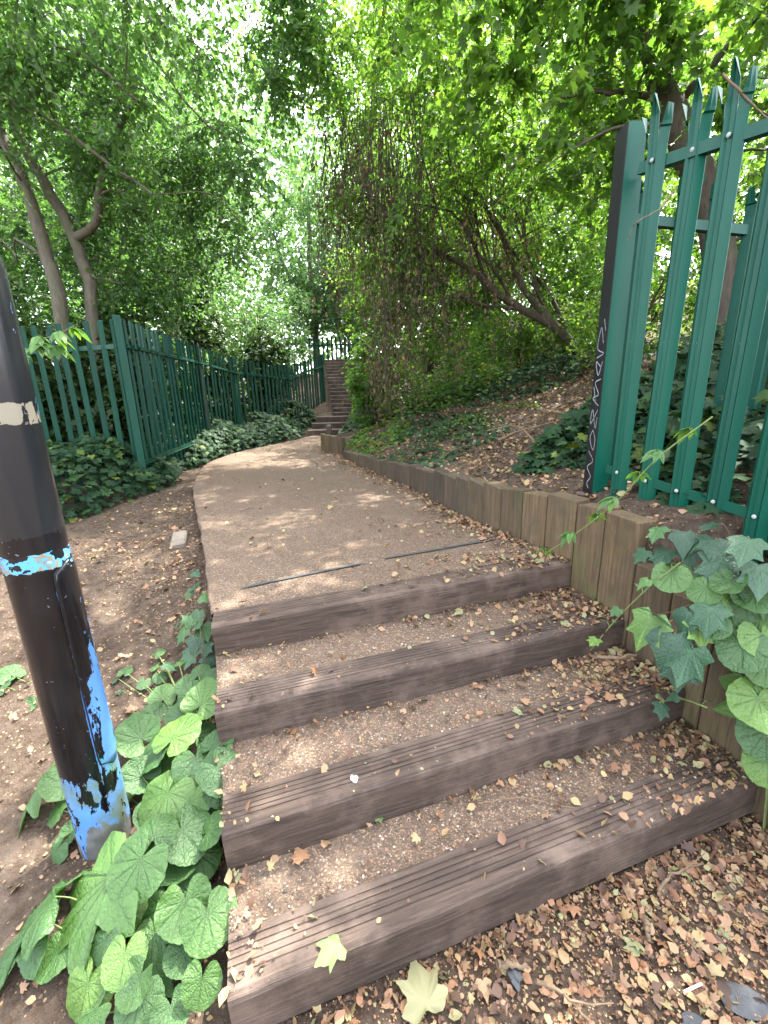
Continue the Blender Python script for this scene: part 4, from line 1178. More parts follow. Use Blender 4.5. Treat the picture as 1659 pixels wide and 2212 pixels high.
# ------------------------------------------------------------------ ground ivy
IVY_EDGE_Y = np.array([3.2, 3.6, 4.1, 4.6, 5.2, 6.0, 6.6, 7.2, 7.8, 8.4, 9.1, 10.0, 11.2])
IVY_EDGE_X = np.array([-3.4, -2.98, -2.60, -2.45, -2.50, -2.70, -2.70, -2.58, -2.38, -2.12, -1.82, -1.78, -1.60])
small_ivy = {}
def small_leaf_mesh(tpl, mat, rnd):
    key = (tpl, mat, rnd)
    if key not in small_ivy:
        V0, T0 = TPL[tpl]
        small_ivy[key] = mesh_np('leaf', V0, T0, MAT[mat], False, {'rnd': np.full(len(V0), rnd)})
    return small_ivy[key]

def scatter_leaves(root_obj, root, pos, axis, nrm, size, rnd, tpl, mat, n_single, name='foliage'):
    """the nearest n_single leaves as their own objects, the rest as one foliage mesh"""
    dist = np.linalg.norm(pos - np.array([0, 0, 1.5]), axis=1)
    order = np.argsort(dist / size)
    near, rest = order[:n_single], order[n_single:]
    y = unit(axis); x = unit(np.cross(y, nrm)); z = np.cross(x, y)
    for i in near:
        me = small_leaf_mesh(tpl, mat, round(float(rnd[i]) * 6) / 6)
        o = bpy.data.objects.new('leaf', me)
        o.matrix_basis = Matrix.Translation(Vector(pos[i]) - Vector(root)) @ (Matrix((x[i], y[i], z[i])).transposed().to_4x4() @ Matrix.Scale(float(size[i]), 4))
        link(o, root_obj)
    if len(rest):
        lv = Leaves(); lv.add(tpl, pos[rest] - np.array(root), axis[rest], nrm[rest], size[rest], rnd[rest])
        o = lv.obj(name, MAT[mat], root_obj); o['kind'] = 'stuff'
    return root_obj

def ivy_pose(n, lean=None, flat=0.55):
    nrm = rng.normal(0, flat, (n, 3)); nrm[:, 2] = 1.0
    if lean is not None: nrm += lean
    nrm = unit(nrm)
    a = rng.uniform(0, 2 * np.pi, n)
    ax = np.stack([np.cos(a), np.sin(a), rng.uniform(-.5, .1, n)], 1)
    ax = unit(ax - nrm * (ax * nrm).sum(1, keepdims=True) * .8)
    return ax, nrm

# left bed
n = 9000
yy = 3.2 + 8.0 * rng.random(n) ** 1.25
edge = np.interp(yy, IVY_EDGE_Y, IVY_EDGE_X) + 0.16 * (vnoise(yy, yy * 0, 2.1, 31) - .5)
tt = rng.random(n) ** 0.9
xx = edge - tt * (1.0 + 0.6 * (yy < 5))
h = (0.03 + 0.42 * np.clip((edge - xx) / .5, 0, 1) ** .7) * (0.6 + .7 * vnoise(xx, yy, 2.2, 33)) + rng.uniform(-.08, .06, n)
pos = np.stack([xx, yy, ground_z(xx, yy) + np.maximum(h, .02)], 1)
ax, nm = ivy_pose(n, np.array([.45, -.35, 0]))
ib = tag(empty('ivy_bed', (-2.5, 5.2, .5)), 'thick dark ivy bed along the foot of the left fence', 'ivy')
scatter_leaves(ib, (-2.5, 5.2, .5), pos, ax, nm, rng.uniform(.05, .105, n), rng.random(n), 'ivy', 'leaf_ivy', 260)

# right bank beds
TRAIL = np.array([(.75, 3.3), (1.1, 3.75), (1.45, 4.2), (2.0, 4.9), (2.7, 5.6), (3.6, 6.3)])
def trail_dist(x, y):
    dmin = np.full(np.shape(x), 9.0)
    for a, b in zip(TRAIL[:-1], TRAIL[1:]):
        ab = b - a; t = np.clip(((x - a[0]) * ab[0] + (y - a[1]) * ab[1]) / (ab @ ab), 0, 1)
        dmin = np.minimum(dmin, np.hypot(x - a[0] - ab[0] * t, y - a[1] - ab[1] * t))
    return dmin
def bank_bed(name, label, cx, cy, rx, ry, n, hgt, tpl, mat, sz, single, lean=None, cat='ivy', clear=.35, flat=.55):
    a = rng.uniform(0, 6.283, n); r = np.sqrt(rng.random(n))
    x = cx + rx * r * np.cos(a); y = cy + ry * r * np.sin(a)
    k = (x > wall_x(y) + .10) & (trail_dist(x, y) > clear + .25 * vnoise(x, y, 3, 8)) & (vnoise(x, y, 1.6, int(n) % 97) > .22)
    x, y, r = x[k], y[k], r[k]
    m = len(x)
    z = ground_z(x, y) + np.maximum(hgt * (1 - r ** 2) * (.5 + vnoise(x, y, 2.6, 5)) * rng.uniform(.3, 1.1, m), .015)
    ax, nm = ivy_pose(m, lean if lean is not None else np.array([-.25, -.35, 0]), flat)
    root = (cx, cy, float(ground_z(cx, cy)))
    t = tag(empty(name, root), label, cat)
    return scatter_leaves(t, root, np.stack([x, y, z], 1), ax, nm, rng.uniform(sz[0], sz[1], m), rng.random(m), tpl, mat, single)
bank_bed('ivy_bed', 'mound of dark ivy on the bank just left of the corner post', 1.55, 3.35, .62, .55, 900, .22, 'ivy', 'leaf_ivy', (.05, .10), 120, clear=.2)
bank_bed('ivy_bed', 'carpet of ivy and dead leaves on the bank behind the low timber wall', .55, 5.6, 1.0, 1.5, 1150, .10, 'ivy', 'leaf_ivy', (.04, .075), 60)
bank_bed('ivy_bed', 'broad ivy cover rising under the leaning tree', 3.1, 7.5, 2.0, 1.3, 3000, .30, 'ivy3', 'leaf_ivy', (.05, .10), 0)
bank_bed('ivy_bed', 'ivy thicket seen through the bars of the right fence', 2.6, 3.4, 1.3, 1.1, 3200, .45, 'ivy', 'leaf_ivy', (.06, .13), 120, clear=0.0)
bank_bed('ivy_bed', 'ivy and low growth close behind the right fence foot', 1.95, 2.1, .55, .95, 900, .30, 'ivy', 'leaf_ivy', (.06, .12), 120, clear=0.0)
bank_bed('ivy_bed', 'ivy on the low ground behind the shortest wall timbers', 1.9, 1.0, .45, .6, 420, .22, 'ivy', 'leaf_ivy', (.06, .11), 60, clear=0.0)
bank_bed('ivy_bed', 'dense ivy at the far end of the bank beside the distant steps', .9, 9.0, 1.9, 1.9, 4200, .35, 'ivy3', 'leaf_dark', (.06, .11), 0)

bank_bed('undergrowth', 'low sunlit undergrowth on the bank under the hanging vines', 1.2, 8.4, 1.5, 1.3, 3600, .75, 'oval', 'leaf_lime', (.05, .10), 0, cat='undergrowth', flat=.9)
bank_bed('undergrowth', 'yellow-green seedlings along the top of the wall at its far end', -.1, 6.5, .6, .9, 900, .22, 'oval', 'leaf_lime', (.05, .09), 60, cat='undergrowth', flat=.8)
bank_bed('undergrowth', 'leafy growth covering the crest of the bank behind the leaning tree', 3.0, 9.6, 2.4, 1.4, 4200, .8, 'oval', 'leaf_lime', (.06, .11), 0, cat='undergrowth', flat=.9)
bank_bed('undergrowth', 'patch of small green plants amid the litter half way up the bank', 1.3, 5.7, .8, .7, 420, .12, 'oval', 'leaf_lime', (.04, .07), 40, cat='undergrowth', flat=.7)
bank_bed('undergrowth', 'growth on the slope right of the long distant steps', .6, 12.5, 1.4, 2.2, 3200, .8, 'oval', 'leaf_lime', (.07, .12), 0, cat='undergrowth', flat=.9)
# ------------------------------------------------------------------ fallen leaves and litter
def litter_pts(n, fn, box):
    out = []
    tot = 0
    while tot < n:
        x = rng.uniform(box[0], box[1], n); y = rng.uniform(box[2], box[3], n)
        k = rng.random(n) < fn(x, y)
        out.append(np.stack([x[k], y[k]], 1)); tot += k.sum()
    return np.concatenate(out)[:n]
def dens_tread(x, y):
    """leaves gather on the right, along the risers and against the wall"""
    dr = wall_x(y) - x
    gather = np.exp(-np.clip(dr, 0, 9) / np.where(y < 2.35, .26, .09))
    for i in range(4):
        a, b, ang = SL[i]
        dd = -((x - a[0]) * -math.sin(ang) + (y - a[1]) * math.cos(ang))
        gather = np.maximum(gather, .55 * np.exp(-np.clip(dd, 0, 9) / .035) * (dd > 0) * (.4 + .6 * np.clip((x + .6) / 1.6, 0, 1)))
    gather = np.maximum(gather, .35 * np.exp(-np.clip(x - left_x(y), 0, 9) / .06) * (y < 1.4))
    ok = (x > left_x(y)) & (x < wall_x(y) - .01) & (y < 9.4)
    return np.where(ok, gather * (.5 + vnoise(x, y, 6, 12)) + .008, 0)
def dens_front(x, y):
    a, b, ang = SL[0]
    dd = -((x - a[0]) * -math.sin(ang) + (y - a[1]) * math.cos(ang))
    return np.where((dd > 0) & (x > -.38), .45 + .5 * vnoise(x, y, 4, 13), 0)
def dens_left(x, y):
    dl = left_x(y) - x
    return np.where((dl > 0) & (y > .2), .55 * np.exp(-dl / .35) + .07 + .3 * (vnoise(x, y, 2.5, 14) > .66), 0)
def dens_bank(x, y):
    return np.where(x > wall_x(y) + .1, .35 + .65 * vnoise(x, y, 3, 15), 0)
def rest(P, lift=.004):
    g = tread_z(P[:, 0], P[:, 1])
    return np.c_[P, g + lift + rng.uniform(0, .010, len(P))]
lit = Leaves()
def add_litter(P, lo, hi, rlo=0., rhi=1., tpls=('curl', 'oval', 'diamond', 'curl', 'oval', 'maple'), tilt=.6, lift=.004):
    P3 = rest(P, lift)
    n = len(P3)
    nm = rng.normal(0, tilt, (n, 3)); nm[:, 2] = 1; nm = unit(nm)
    a = rng.uniform(0, 6.283, n)
    ax = np.stack([np.cos(a), np.sin(a), np.zeros(n)], 1); ax = unit(ax - nm * (ax * nm).sum(1, keepdims=True))
    sz = lo + (hi - lo) * rng.random(n) ** 2.0
    rn = rlo + (rhi - rlo) * rng.random(n)
    pick = rng.integers(0, len(tpls), n)
    for k, tp in enumerate(tpls):
        q = pick == k
        lit.add(tp, P3[q], ax[q], nm[q], sz[q], rn[q], 1.25)
add_litter(litter_pts(4600, dens_front, (-.4, 1.5, .15, 1.25)), .009, .038, 0, .9)
add_litter(litter_pts(11000, dens_front, (-.4, 1.5, .15, 1.25)), .004, .013, 0, .85, ('diamond', 'oval'))
add_litter(litter_pts(3400, dens_tread, (-.8, 1.35, .65, 3.0)), .010, .040, 0, .92)
add_litter(litter_pts(4500, dens_tread, (-.8, 1.35, .65, 3.0)), .003, .011, 0, .9, ('diamond', 'oval'))
add_litter(litter_pts(2600, dens_tread, (-2.6, 1.0, 2.4, 9.4)), .010, .042, 0, .9)
add_litter(litter_pts(2200, dens_left, (-3.0, -.3, .2, 4.5)), .010, .042, 0, .8)
add_litter(litter_pts(4500, dens_left, (-2.8, -.3, .2, 3.0)), .004, .011, 0, 1, ('diamond', 'oval'))
add_litter(litter_pts(9000, dens_bank, (-.7, 3.6, 1.4, 7.5)), .02, .06, 0, .85)
lo_ = lit.obj('leaf_litter', MAT['leaf_fallen']); tag(lo_, 'dry brown and yellow leaf litter strewn over the steps, dirt and bank', 'leaf litter', kind='stuff')

# larger single fallen leaves
FALLEN = {}
def fallen_mesh(kind, rnd):
    key = (kind, rnd)
    if key not in FALLEN:
        if kind == 'maple':
            out = serr([(0, 0), (.30, -.10), (.54, .16), (.34, .30), (.52, .66), (.24, .58), (.10, .80), (0, 1.0), (-.12, .78), (-.26, .56), (-.50, .68), (-.34, .30), (-.56, .14), (-.28, -.10)], .02, .08)
            me = outline_leaf('fallen_leaf', out, (0, .1), [1.57, .6, 2.5], MAT['leaf_fallen'], .10, .07, int(rnd * 100), rings=(.5, 1.0), n=56)
        else:
            me = outline_leaf('fallen_leaf', [(p[0] * 1.5, p[1]) for p in OVAL_O], (0, .1), [1.57], MAT['leaf_fallen'], .25, .08, int(rnd * 100) + 3, rings=(.5, 1.0), n=32)
        at = me.attributes.new('rnd', 'FLOAT', 'POINT')
        at.data.foreach_set('value', np.full(len(me.vertices), rnd, np.float32))
        FALLEN[key] = me
    return FALLEN[key]
def drop_leaf(kind, rnd, xy, size, label, group=None, tilt=0.15, lift=.012):
    z = float(tread_z(np.array([xy[0]]), np.array([xy[1]]))[0]) + lift
    o = bpy.data.objects.new('fallen_leaf', fallen_mesh(kind, rnd))
    C.objects.link(o)
    o.location = (xy[0], xy[1], z); o.scale = (size,) * 3
    o.rotation_euler = (random.uniform(-tilt, tilt), random.uniform(-tilt, tilt), random.uniform(0, 6.28))
    return tag(o, label, 'leaf', group)
used_labels = set()
def where(p):
    x, y = p
    if x < float(left_x(y)):
        if y > 1.75: return 'bare dirt beside the path edge'
        return 'dirt between the pole and the steps' if y > .95 else 'dirt in the bottom left'
    n_ = 0
    for a, b, ang in SL:
        if (x - a[0]) * -math.sin(ang) + (y - a[1]) * math.cos(ang) > 0: n_ += 1
    side_ = 'near the wall' if float(wall_x(y)) - x < .35 else ('near the left end' if x - float(left_x(y)) < .5 else 'in the middle')
    if n_ == 0:
        return 'ground before the lowest step, ' + ('far right' if x > .85 else 'right of centre' if x > .4 else 'left of centre')
    return ['lowest tread', 'second tread', 'third tread', 'path behind the top step'][n_ - 1] + ' ' + side_
for nm_, k, pts in (('front', 44, dens_front), ('tread', 60, dens_tread), ('left', 30, dens_left)):
    box = {'front': (-.1, 1.35, .35, 1.2), 'tread': (-.4, 1.3, .7, 2.4), 'left': (-1.9, -.5, .4, 2.4)}[nm_]
    P = litter_pts(k, pts, box)
    for i, p in enumerate(P):
        kind = 'maple' if (i // 5) % 4 == 3 else 'oval'
        rnd, cn = [(.45, 'orange'), (.62, 'tan'), (.78, 'yellow'), (.2, 'dark brown'), (.92, 'faded green')][i % 5]
        shp = 'lobed' if kind == 'maple' else 'oval'
        big = (i // 10) % 2
        lab = f"{'large' if big else 'small'} {cn} {shp} fallen leaf on the {where(p)}"
        if lab in used_labels: continue
        used_labels.add(lab)
        drop_leaf(kind, rnd, p, random.uniform(.042, .055) if big else random.uniform(.025, .036), lab, 'single fallen leaves')
g1 = drop_leaf('maple', 1.0, (-0.143, 0.779, 0.140)[:2], .075, 'fresh green leaf lying on the grooves of the lowest step'); g1.rotation_euler = (.1, .1, 2.2)
g2 = drop_leaf('oval', 1.0, (-0.040, 1.097, 0.140)[:2], .07, 'green pointed leaf on the gravel of the lowest tread')
g3 = drop_leaf('maple', .88, (0.076, 0.718, 0.000)[:2], .12, 'large pale papery leaf at the bottom edge in front of the steps', lift=.03); g3.rotation_euler = (.1, -.1, .3)
g4 = drop_leaf('oval', .64, (0.791, 0.695, 0.000)[:2], .10, 'broad tan leaf in the bottom right corner', lift=.02)
g5 = drop_leaf('maple', .45, (-0.275, 0.987, 0.140)[:2], .06, 'orange curled leaf against the second riser at left')
g6 = drop_leaf('maple', .45, (0.880, 1.444, 0.280)[:2], .05, 'orange leaf on the nosing of the second step at right')

def stick(label, pts, r, mat='twig_dry', fork=True):
    P = smooth_path(pts, 14) + rng.normal(0, .002, (14, 3))
    root = tuple(np.array(pts[0], float))
    t = tag(empty('twig', root), label, 'twig')
    tb = Tubes(); tb.add(P, np.linspace(r, r * .5, 14), 6)
    tb.obj('stem', MAT[mat], t, root)
    if fork:
        tb = Tubes(); q = P[8]; dv = unit(P[10] - P[6])
        tb.add(np.array([q, q + dv * .04 + [.02, .01, .012], q + dv * .07 + [.05, .03, .016]]), [r * .5, r * .4, r * .2], 5)
        tb.obj('side_shoot', MAT[mat], t, root)
    return t
stick('long pale twig on the litter in front of the lowest step', [(0.358, 0.763, 0.020), (0.419, 0.737, 0.025), (0.469, 0.690, 0.015)], .006)
stick('short thick broken stick against the lowest riser', [(0.270, 0.798, 0.025), (0.307, 0.795, 0.025), (0.349, 0.791, 0.025)], .010, fork=False)
stick('brown curved twig at the foot of the lowest step at right', [(0.809, 0.964, 0.020), (0.867, 1.001, 0.030), (0.998, 1.040, 0.020)], .006)
stick('upright bark stub among the foreground leaves', [(0.724, 0.893, 0.020), (0.710, 0.860, 0.030), (0.704, 0.844, 0.020)], .010, fork=False)
stick('thin curved twig on the lowest gravel tread', [(0.295, 1.152, 0.155), (0.434, 1.171, 0.160), (0.608, 1.130, 0.155)], .0028)
stick('grey broken stick on the litter of the third tread by the wall', [(0.864, 1.557, 0.440), (0.926, 1.532, 0.450), (1.027, 1.559, 0.440)], .009, fork=False)
stick('dark little twig on the bare dirt at left', [(-1.992, 2.878, 0.450), (-1.933, 2.893, 0.460), (-1.810, 2.846, 0.450)], .005)
stick('dead pale stick leaning on the bank under the shrubs', [(1.274, 3.338, 1.020), (1.25, 4.0, 1.2), (1.0, 4.15, 1.16)], .010)
stick('long fallen branch lying along the bank behind the wall', [(1.05, 3.95, 1.08), (1.35, 4.25, 1.14), (1.75, 4.35, 1.22)], .014)

def lump(name, label, cat, loc, sc, mat, seed, sub=3, rough=.35):
    bm = bmesh.new(); bmesh.ops.create_icosphere(bm, subdivisions=sub, radius=1)
    rs = np.random.default_rng(seed); f = rs.uniform(1.5, 4, (3, 3)); p = rs.uniform(0, 6, 3)
    for v in bm.verts:
        c = np.array(v.co[:])
        k = 1 + rough * float(np.sin(f @ c + p).mean()) + rs.uniform(-1, 1) * rough * .25
        v.co = Vector(c * k * np.array(sc))
    me = bpy.data.meshes.new(name); bm.to_mesh(me); bm.free(); me.materials.append(MAT[mat])
    o = obj_me(name, me, None, loc)
    return tag(o, label, cat)
lump('foil_wrapper', 'crumpled silvery wrapper in the leaves on the third tread', 'litter', (0.940, 1.981, 0.440), (.022, .016, .013), 'foil', 1)
lump('tissue', 'scrap of crumpled tissue hanging over the right end of the top step', 'litter', (0.954, 2.232, 0.570), (.012, .016, .024), 'tissue', 2, rough=.6)
lump('tissue', 'tiny white scrap on the grooved edge of the second step', 'litter', (-0.121, 1.144, 0.287), (.012, .014, .005), 'tissue', 3, rough=.6)
lump('paper_scrap', 'dark plastic scrap beside the stick at the foot of the lowest step', 'litter', (0.311, 0.777, 0.010), (.014, .02, .008), 'slate', 4, rough=.5)
lump('flat_stone', 'flat grey stone showing through the leaves in the bottom right corner', 'stone', (0.880, 0.727, 0.000), (.055, .035, .006), 'slate', 5, rough=.25)
lump('flat_stone', 'smaller grey stone at the bottom edge near the right corner', 'stone', (0.725, 0.689, 0.000), (.030, .02, .006), 'slate', 6, rough=.25)
tb = Tubes(); tb.add(np.array([(0.737, 0.742, 0.008), (0.789, 0.756, 0.008)]), [.0032, .0032], 10)
tag(tb.obj('cigarette_end', MAT['paper']), 'white cigarette end among the foreground leaves', 'litter')
bkx = np.array((-1.600, 3.195, 0.470))
o = obj_py('brick', [(-.055, -.15, -.05), (.055, -.15, -.05), (.055, .15, -.05), (-.055, .15, -.05), (-.055, -.15, .03), (.055, -.15, .03), (.055, .15, .03), (-.055, .15, .03)],
           [(0, 3, 2, 1), (4, 5, 6, 7), (0, 1, 5, 4), (1, 2, 6, 5), (2, 3, 7, 6), (3, 0, 4, 7)], MAT['stone'], None, tuple(bkx), False, .012)
o.location.z = float(ground_z(bkx[0], bkx[1])); o.rotation_euler = (.05, -.08, .35)
tag(o, 'pale broken kerb stone half buried beside the left edge of the path', 'stone')

# ------------------------------------------------------------------ trees and shrubs
def keep(P):
    """growth is kept off the path, the steps and the sightline above them, as on a trimmed path"""
    x, y, z = P[:, 0], P[:, 1], P[:, 2]
    lx, wx = left_x(y), wall_x(y)
    corridor = (x > lx - .35) & (x < wx + np.where(y > 9.5, -.05, .35)) & (z < np.interp(y, [0, 4, 8, 11, 15], [3.6, 3.0, 2.7, 2.9, 4.2]))
    lo_left = (y < 5.95) & (x < -.5) & (z < np.interp(y, [0, 3, 5.2, 5.95], [4.3, 3.8, 3.7, 3.4])) & ~((x < -2.9) & (y > 4.9) & (z < 2.2))
    lo_right = (y < 3.4) & (x > -.5) & (z < 3.6) & ~((x > 2.4) & (y > 2.2))
    near = (y < 2.6) & (z < 4.6)
    cliff = (x > wx) & (z < ground_z(x, y))
    return ~(corridor | lo_left | lo_right | near | cliff)

class Tree:
    def __init__(s, name, label, cat, root, group=None):
        s.root = root; s.o = tag(empty(name, root), label, cat, group)
        s.nodes = []; s.rad = []; s.wood = Tubes(); s.tw = Tubes(); s.lv = Leaves(); s.trunk = Tubes()
    def stem(s, pts, r0, r1, n=14, sides=9, jit=.012):
        P = smooth_path(pts, n); P[1:-1] += rng.normal(0, jit, P[1:-1].shape)
        r = np.linspace(r0, r1, n) * (1 + rng.uniform(-.06, .06, n)); r[0] = r0 * 1.2
        s.trunk.add(P, r, sides)
        for p, q in list(zip(P, r))[2:]:
            s.nodes.append(p); s.rad.append(q)
        return s
    def limbs(s, K, rmax=.035, rtip=.005, rise=.12, sides=5):
        K = np.asarray(K); K = K[keep(K)]
        nodes = np.array(s.nodes); rad = np.array(s.rad)
        d0 = np.min(np.linalg.norm(K[:, None] - nodes[None], axis=2), axis=1)
        for c in K[np.argsort(d0)]:
            dd = np.linalg.norm(nodes - c, axis=1)
            cost = dd + .6 * np.maximum(nodes[:, 2] - c[2], 0) + .25 * (rad < .008)
            j = int(np.argmin(cost)); a = nodes[j]; L = dd[j]
            if L < .02: continue
            m1 = a + (c - a) * .35 + np.array([0, 0, rise * L]) + rng.normal(0, .09 * L, 3)
            m2 = a + (c - a) * .7 + np.array([0, 0, rise * .9 * L]) + rng.normal(0, .09 * L, 3)
            P = smooth_path([a, m1, m2, c], 7)
            r0 = min(rad[j] * .62, rmax, .008 + .016 * L)
            r = np.linspace(r0, rtip, 7)
            s.wood.add(P, r, sides)
            nodes = np.vstack([nodes, P[1:]]); rad = np.r_[rad, r[1:]]
        s.nodes = list(nodes); s.rad = list(rad)
        return s
    def foliage(s, K, ntw, nl, tlen, lsize, tpl='diamond', droop=.35, spread=1.0, twigs=True, wid=1.0, rlo=0, rhi=1, drop=.35, prune=True, flat=.6):
        K = np.asarray(K); K = K[keep(K)]
        n = len(K) * ntw
        c = np.repeat(K, ntw, 0) + rng.normal(0, .05 * spread, (n, 3))
        dv = rng.normal(0, 1, (n, 3)); dv[:, 2] = dv[:, 2] * .6 - droop; dv = unit(dv)
        ln = tlen * rng.uniform(.5, 1.2, n)
        t = np.linspace(.12, 1, nl)
        sag = np.array([0, 0, -1.0])
        P = c[:, None] + dv[:, None] * (ln[:, None] * t)[..., None] + sag * (ln[:, None] * (drop * t * t))[..., None]
        tang = unit(dv[:, None] + sag * (2 * drop * t)[None, :, None])
        side = unit(np.cross(tang, np.array([0, 0, 1.0]) + 1e-3))
        sg = np.where(np.arange(nl) % 2, 1.0, -1.0)[None, :, None]
        ax = unit(tang * .55 + side * sg * .8 + rng.normal(0, .35, P.shape) + sag * .25)
        nm = rng.normal(0, flat, P.shape); nm[..., 2] += 1.0
        nm = unit(nm)
        nm = unit(nm - ax * (nm * ax).sum(-1, keepdims=True))
        P2 = P.reshape(-1, 3) + rng.normal(0, .012, (n * nl, 3))
        k = keep(P2) if prune else np.ones(len(P2), bool)
        base = np.repeat(rng.random(len(K)), ntw * nl)
        rn = np.clip(rlo + (rhi - rlo) * (.45 * base + .55 * rng.random(n * nl)), 0, 1)
        sz = lsize * rng.uniform(.6, 1.25, n * nl)
        r_ = np.array(s.root)
        s.lv.add(tpl, P2[k] - r_, ax.reshape(-1, 3)[k], nm.reshape(-1, 3)[k], sz[k], rn[k], wid)
        if twigs:
            tt = np.array([0, .5, 1.0])
            TP = c[:, None] + dv[:, None] * (ln[:, None] * tt)[..., None] + sag * (ln[:, None] * (drop * tt * tt))[..., None]
            kk = keep(TP[:, 2]) if prune else np.ones(n, bool)
            for Q in TP[kk][::(1 if n < 1500 else 2)]:
                s.tw.add(Q, [.004, .003, .0015], 3)
        return s
    def finish(s, bark_, leaf, names=('trunk', 'branches', 'crown')):
        r_ = np.array(s.root)
        for V_, T_ in zip(s.wood.V, s.wood.T):             # trunk and boughs are one continuous growth
            s.trunk.V.append(V_); s.trunk.T.append(T_ + s.trunk.n)
        s.trunk.n += s.wood.n
        if s.trunk.V: s.trunk.obj(names[0], MAT[bark_], s.o, s.root)
        if s.tw.V: s.tw.obj('twigs', MAT[bark_], s.o, s.root)['kind'] = 'stuff'
        if s.lv.V: s.lv.obj(names[2], MAT[leaf], s.o)
        return s.o
def blob(c, r, n, shell=.35):
    v = unit(rng.normal(0, 1, (n, 3))) * (shell + (1 - shell) * rng.random((n, 1)) ** .5)
    return np.array(c) + v * np.array(r)
def cat(*a): return np.concatenate(a)

# pale-stemmed tree behind the left fence
t = Tree('ash_tree', 'pale-stemmed tree with forked trunks behind the left fence', 'tree', (-4.0, 6.0, .6))
t.stem([(-3.85, 6.0, .4), (-3.641, 6.000, 2.773), (-3.671, 6.000, 3.247), (-3.703, 6.000, 3.502), (-3.886, 6.000, 3.948), (-4.060, 6.000, 4.375), (-4.128, 6.000, 4.649), (-4.162, 6.000, 5.043), (-4.112, 6.000, 5.338), (-3.848, 6.000, 5.778), (-3.654, 6.200, 6.508)], .078, .04, 26)
t.stem([(-4.2, 5.8, .4), (-3.898, 5.800, 2.741), (-3.968, 5.800, 3.299), (-4.012, 5.800, 3.873), (-4.108, 5.800, 4.284), (-4.211, 5.800, 4.592), (-4.361, 5.900, 5.322)], .085, .05, 18)
t.stem([(-3.697, 6.000, 3.477), (-3.400, 5.900, 3.561), (-3.211, 5.800, 3.853), (-3.053, 5.750, 4.147), (-2.907, 5.750, 4.363), (-2.583, 5.800, 4.746)], .052, .026, 14)
t.stem([(-4.004, 5.900, 5.427), (-3.558, 5.700, 5.271), (-3.219, 5.500, 5.044), (-2.713, 5.200, 4.716), (-2.185, 4.900, 4.224)], .035, .012, 14, 7)
t.stem([(-4.282, 5.900, 4.853), (-3.736, 5.600, 4.610), (-3.348, 5.400, 4.357), (-2.863, 5.200, 3.976), (-2.313, 5.200, 3.596)], .035, .010, 14, 7)
t.stem([(-3.823, 6.000, 5.817), (-3.113, 5.800, 5.849), (-2.584, 5.600, 5.471), (-2.395, 5.600, 5.204), (-2.206, 5.600, 4.888), (-1.861, 5.700, 4.486), (-1.327, 5.900, 4.264)], .022, .006, 14, 6)
K = cat(blob((-4.6, 6.3, 4.9), (1.7, 1.6, 1.5), 60), blob((-2.9, 6.2, 4.9), (1.2, 1.4, 1.0), 45), blob((-2.2, 6.0, 4.0), (.9, 1.1, .8), 26), blob((-2.6, 4.6, 5.2), (1.7, 1.0, .8), 40), blob((-5.3, 6.0, 3.6), (.9, .9, .8), 22), blob((-3.2, 6.6, 3.5), (.7, .8, .6), 14), blob((-3.4, 5.6, 7.2), (2.0, 1.8, 1.0), 20), blob((-1.2, 6.4, 6.0), (1.2, 1.1, .8), 40), blob((-3.6, 7.2, 4.2), (1.3, 1, 1.2), 30))
t.limbs(K).foliage(K, 12, 19, .55, .064, 'diamond', .5, rlo=.0, rhi=1, wid=1.2).finish('bark_pale', 'leaf_ash')

# leaning multi-stemmed tree on the right bank
t = Tree('hawthorn_tree', 'many-stemmed tree leaning out over the right bank', 'tree', (3.2, 7.0, 1.85))
Yb = 7.0
t.stem([(3.45, 7.1, 1.6), (3.230, 7.000, 1.910), (2.634, 6.900, 2.442), (2.037, 6.800, 2.693), (1.598, 6.700, 2.969), (1.247, 6.600, 3.176), (0.849, 6.500, 3.317), (0.284, 6.400, 3.369)], .085, .02, 18)
t.stem([(2.672, 6.900, 2.396), (2.090, 6.800, 2.955), (1.796, 6.800, 3.564), (1.422, 6.800, 4.106), (1.210, 6.700, 4.250), (0.854, 6.600, 4.537)], .055, .015, 16)
t.stem([(2.524, 6.900, 2.541), (2.294, 7.000, 3.130), (2.123, 7.000, 3.736), (2.246, 7.100, 4.232), (2.574, 7.200, 4.774)], .042, .015, 14)
t.stem([(2.824, 6.900, 2.244), (2.645, 7.200, 2.914), (2.151, 7.300, 3.461), (1.776, 7.300, 4.024), (1.692, 7.300, 4.441)], .038, .012, 14)
t.stem([(2.037, 6.800, 2.693), (1.519, 6.600, 2.700), (1.028, 6.400, 2.790), (0.702, 6.300, 2.607), (0.505, 6.200, 2.250)], .03, .008, 14, 6)
t.stem([(1.895, 6.800, 2.850), (1.476, 6.500, 3.257), (1.064, 6.300, 3.320), (0.750, 6.200, 3.192)], .028, .008, 12, 6)
t.stem([(1.623, 6.800, 2.979), (1.236, 6.600, 3.627), (0.968, 6.500, 3.816), (0.533, 6.400, 3.895)], .03, .008, 12, 6)
for k in range(26):                                # thin arching shoots
    a0 = np.array(t.nodes[rng.integers(0, len(t.nodes))])
    dx = rng.uniform(-1.3, .5); L_ = rng.uniform(.8, 1.9)
    t.stem([a0, a0 + [dx * .3, rng.uniform(-.4, .2), L_ * .5], a0 + [dx * .7, rng.uniform(-.5, .3), L_ * .75], a0 + [dx * 1.2, rng.uniform(-.6, .3), L_ * .6]], rng.uniform(.008, .016), .003, 10, 4, .02)
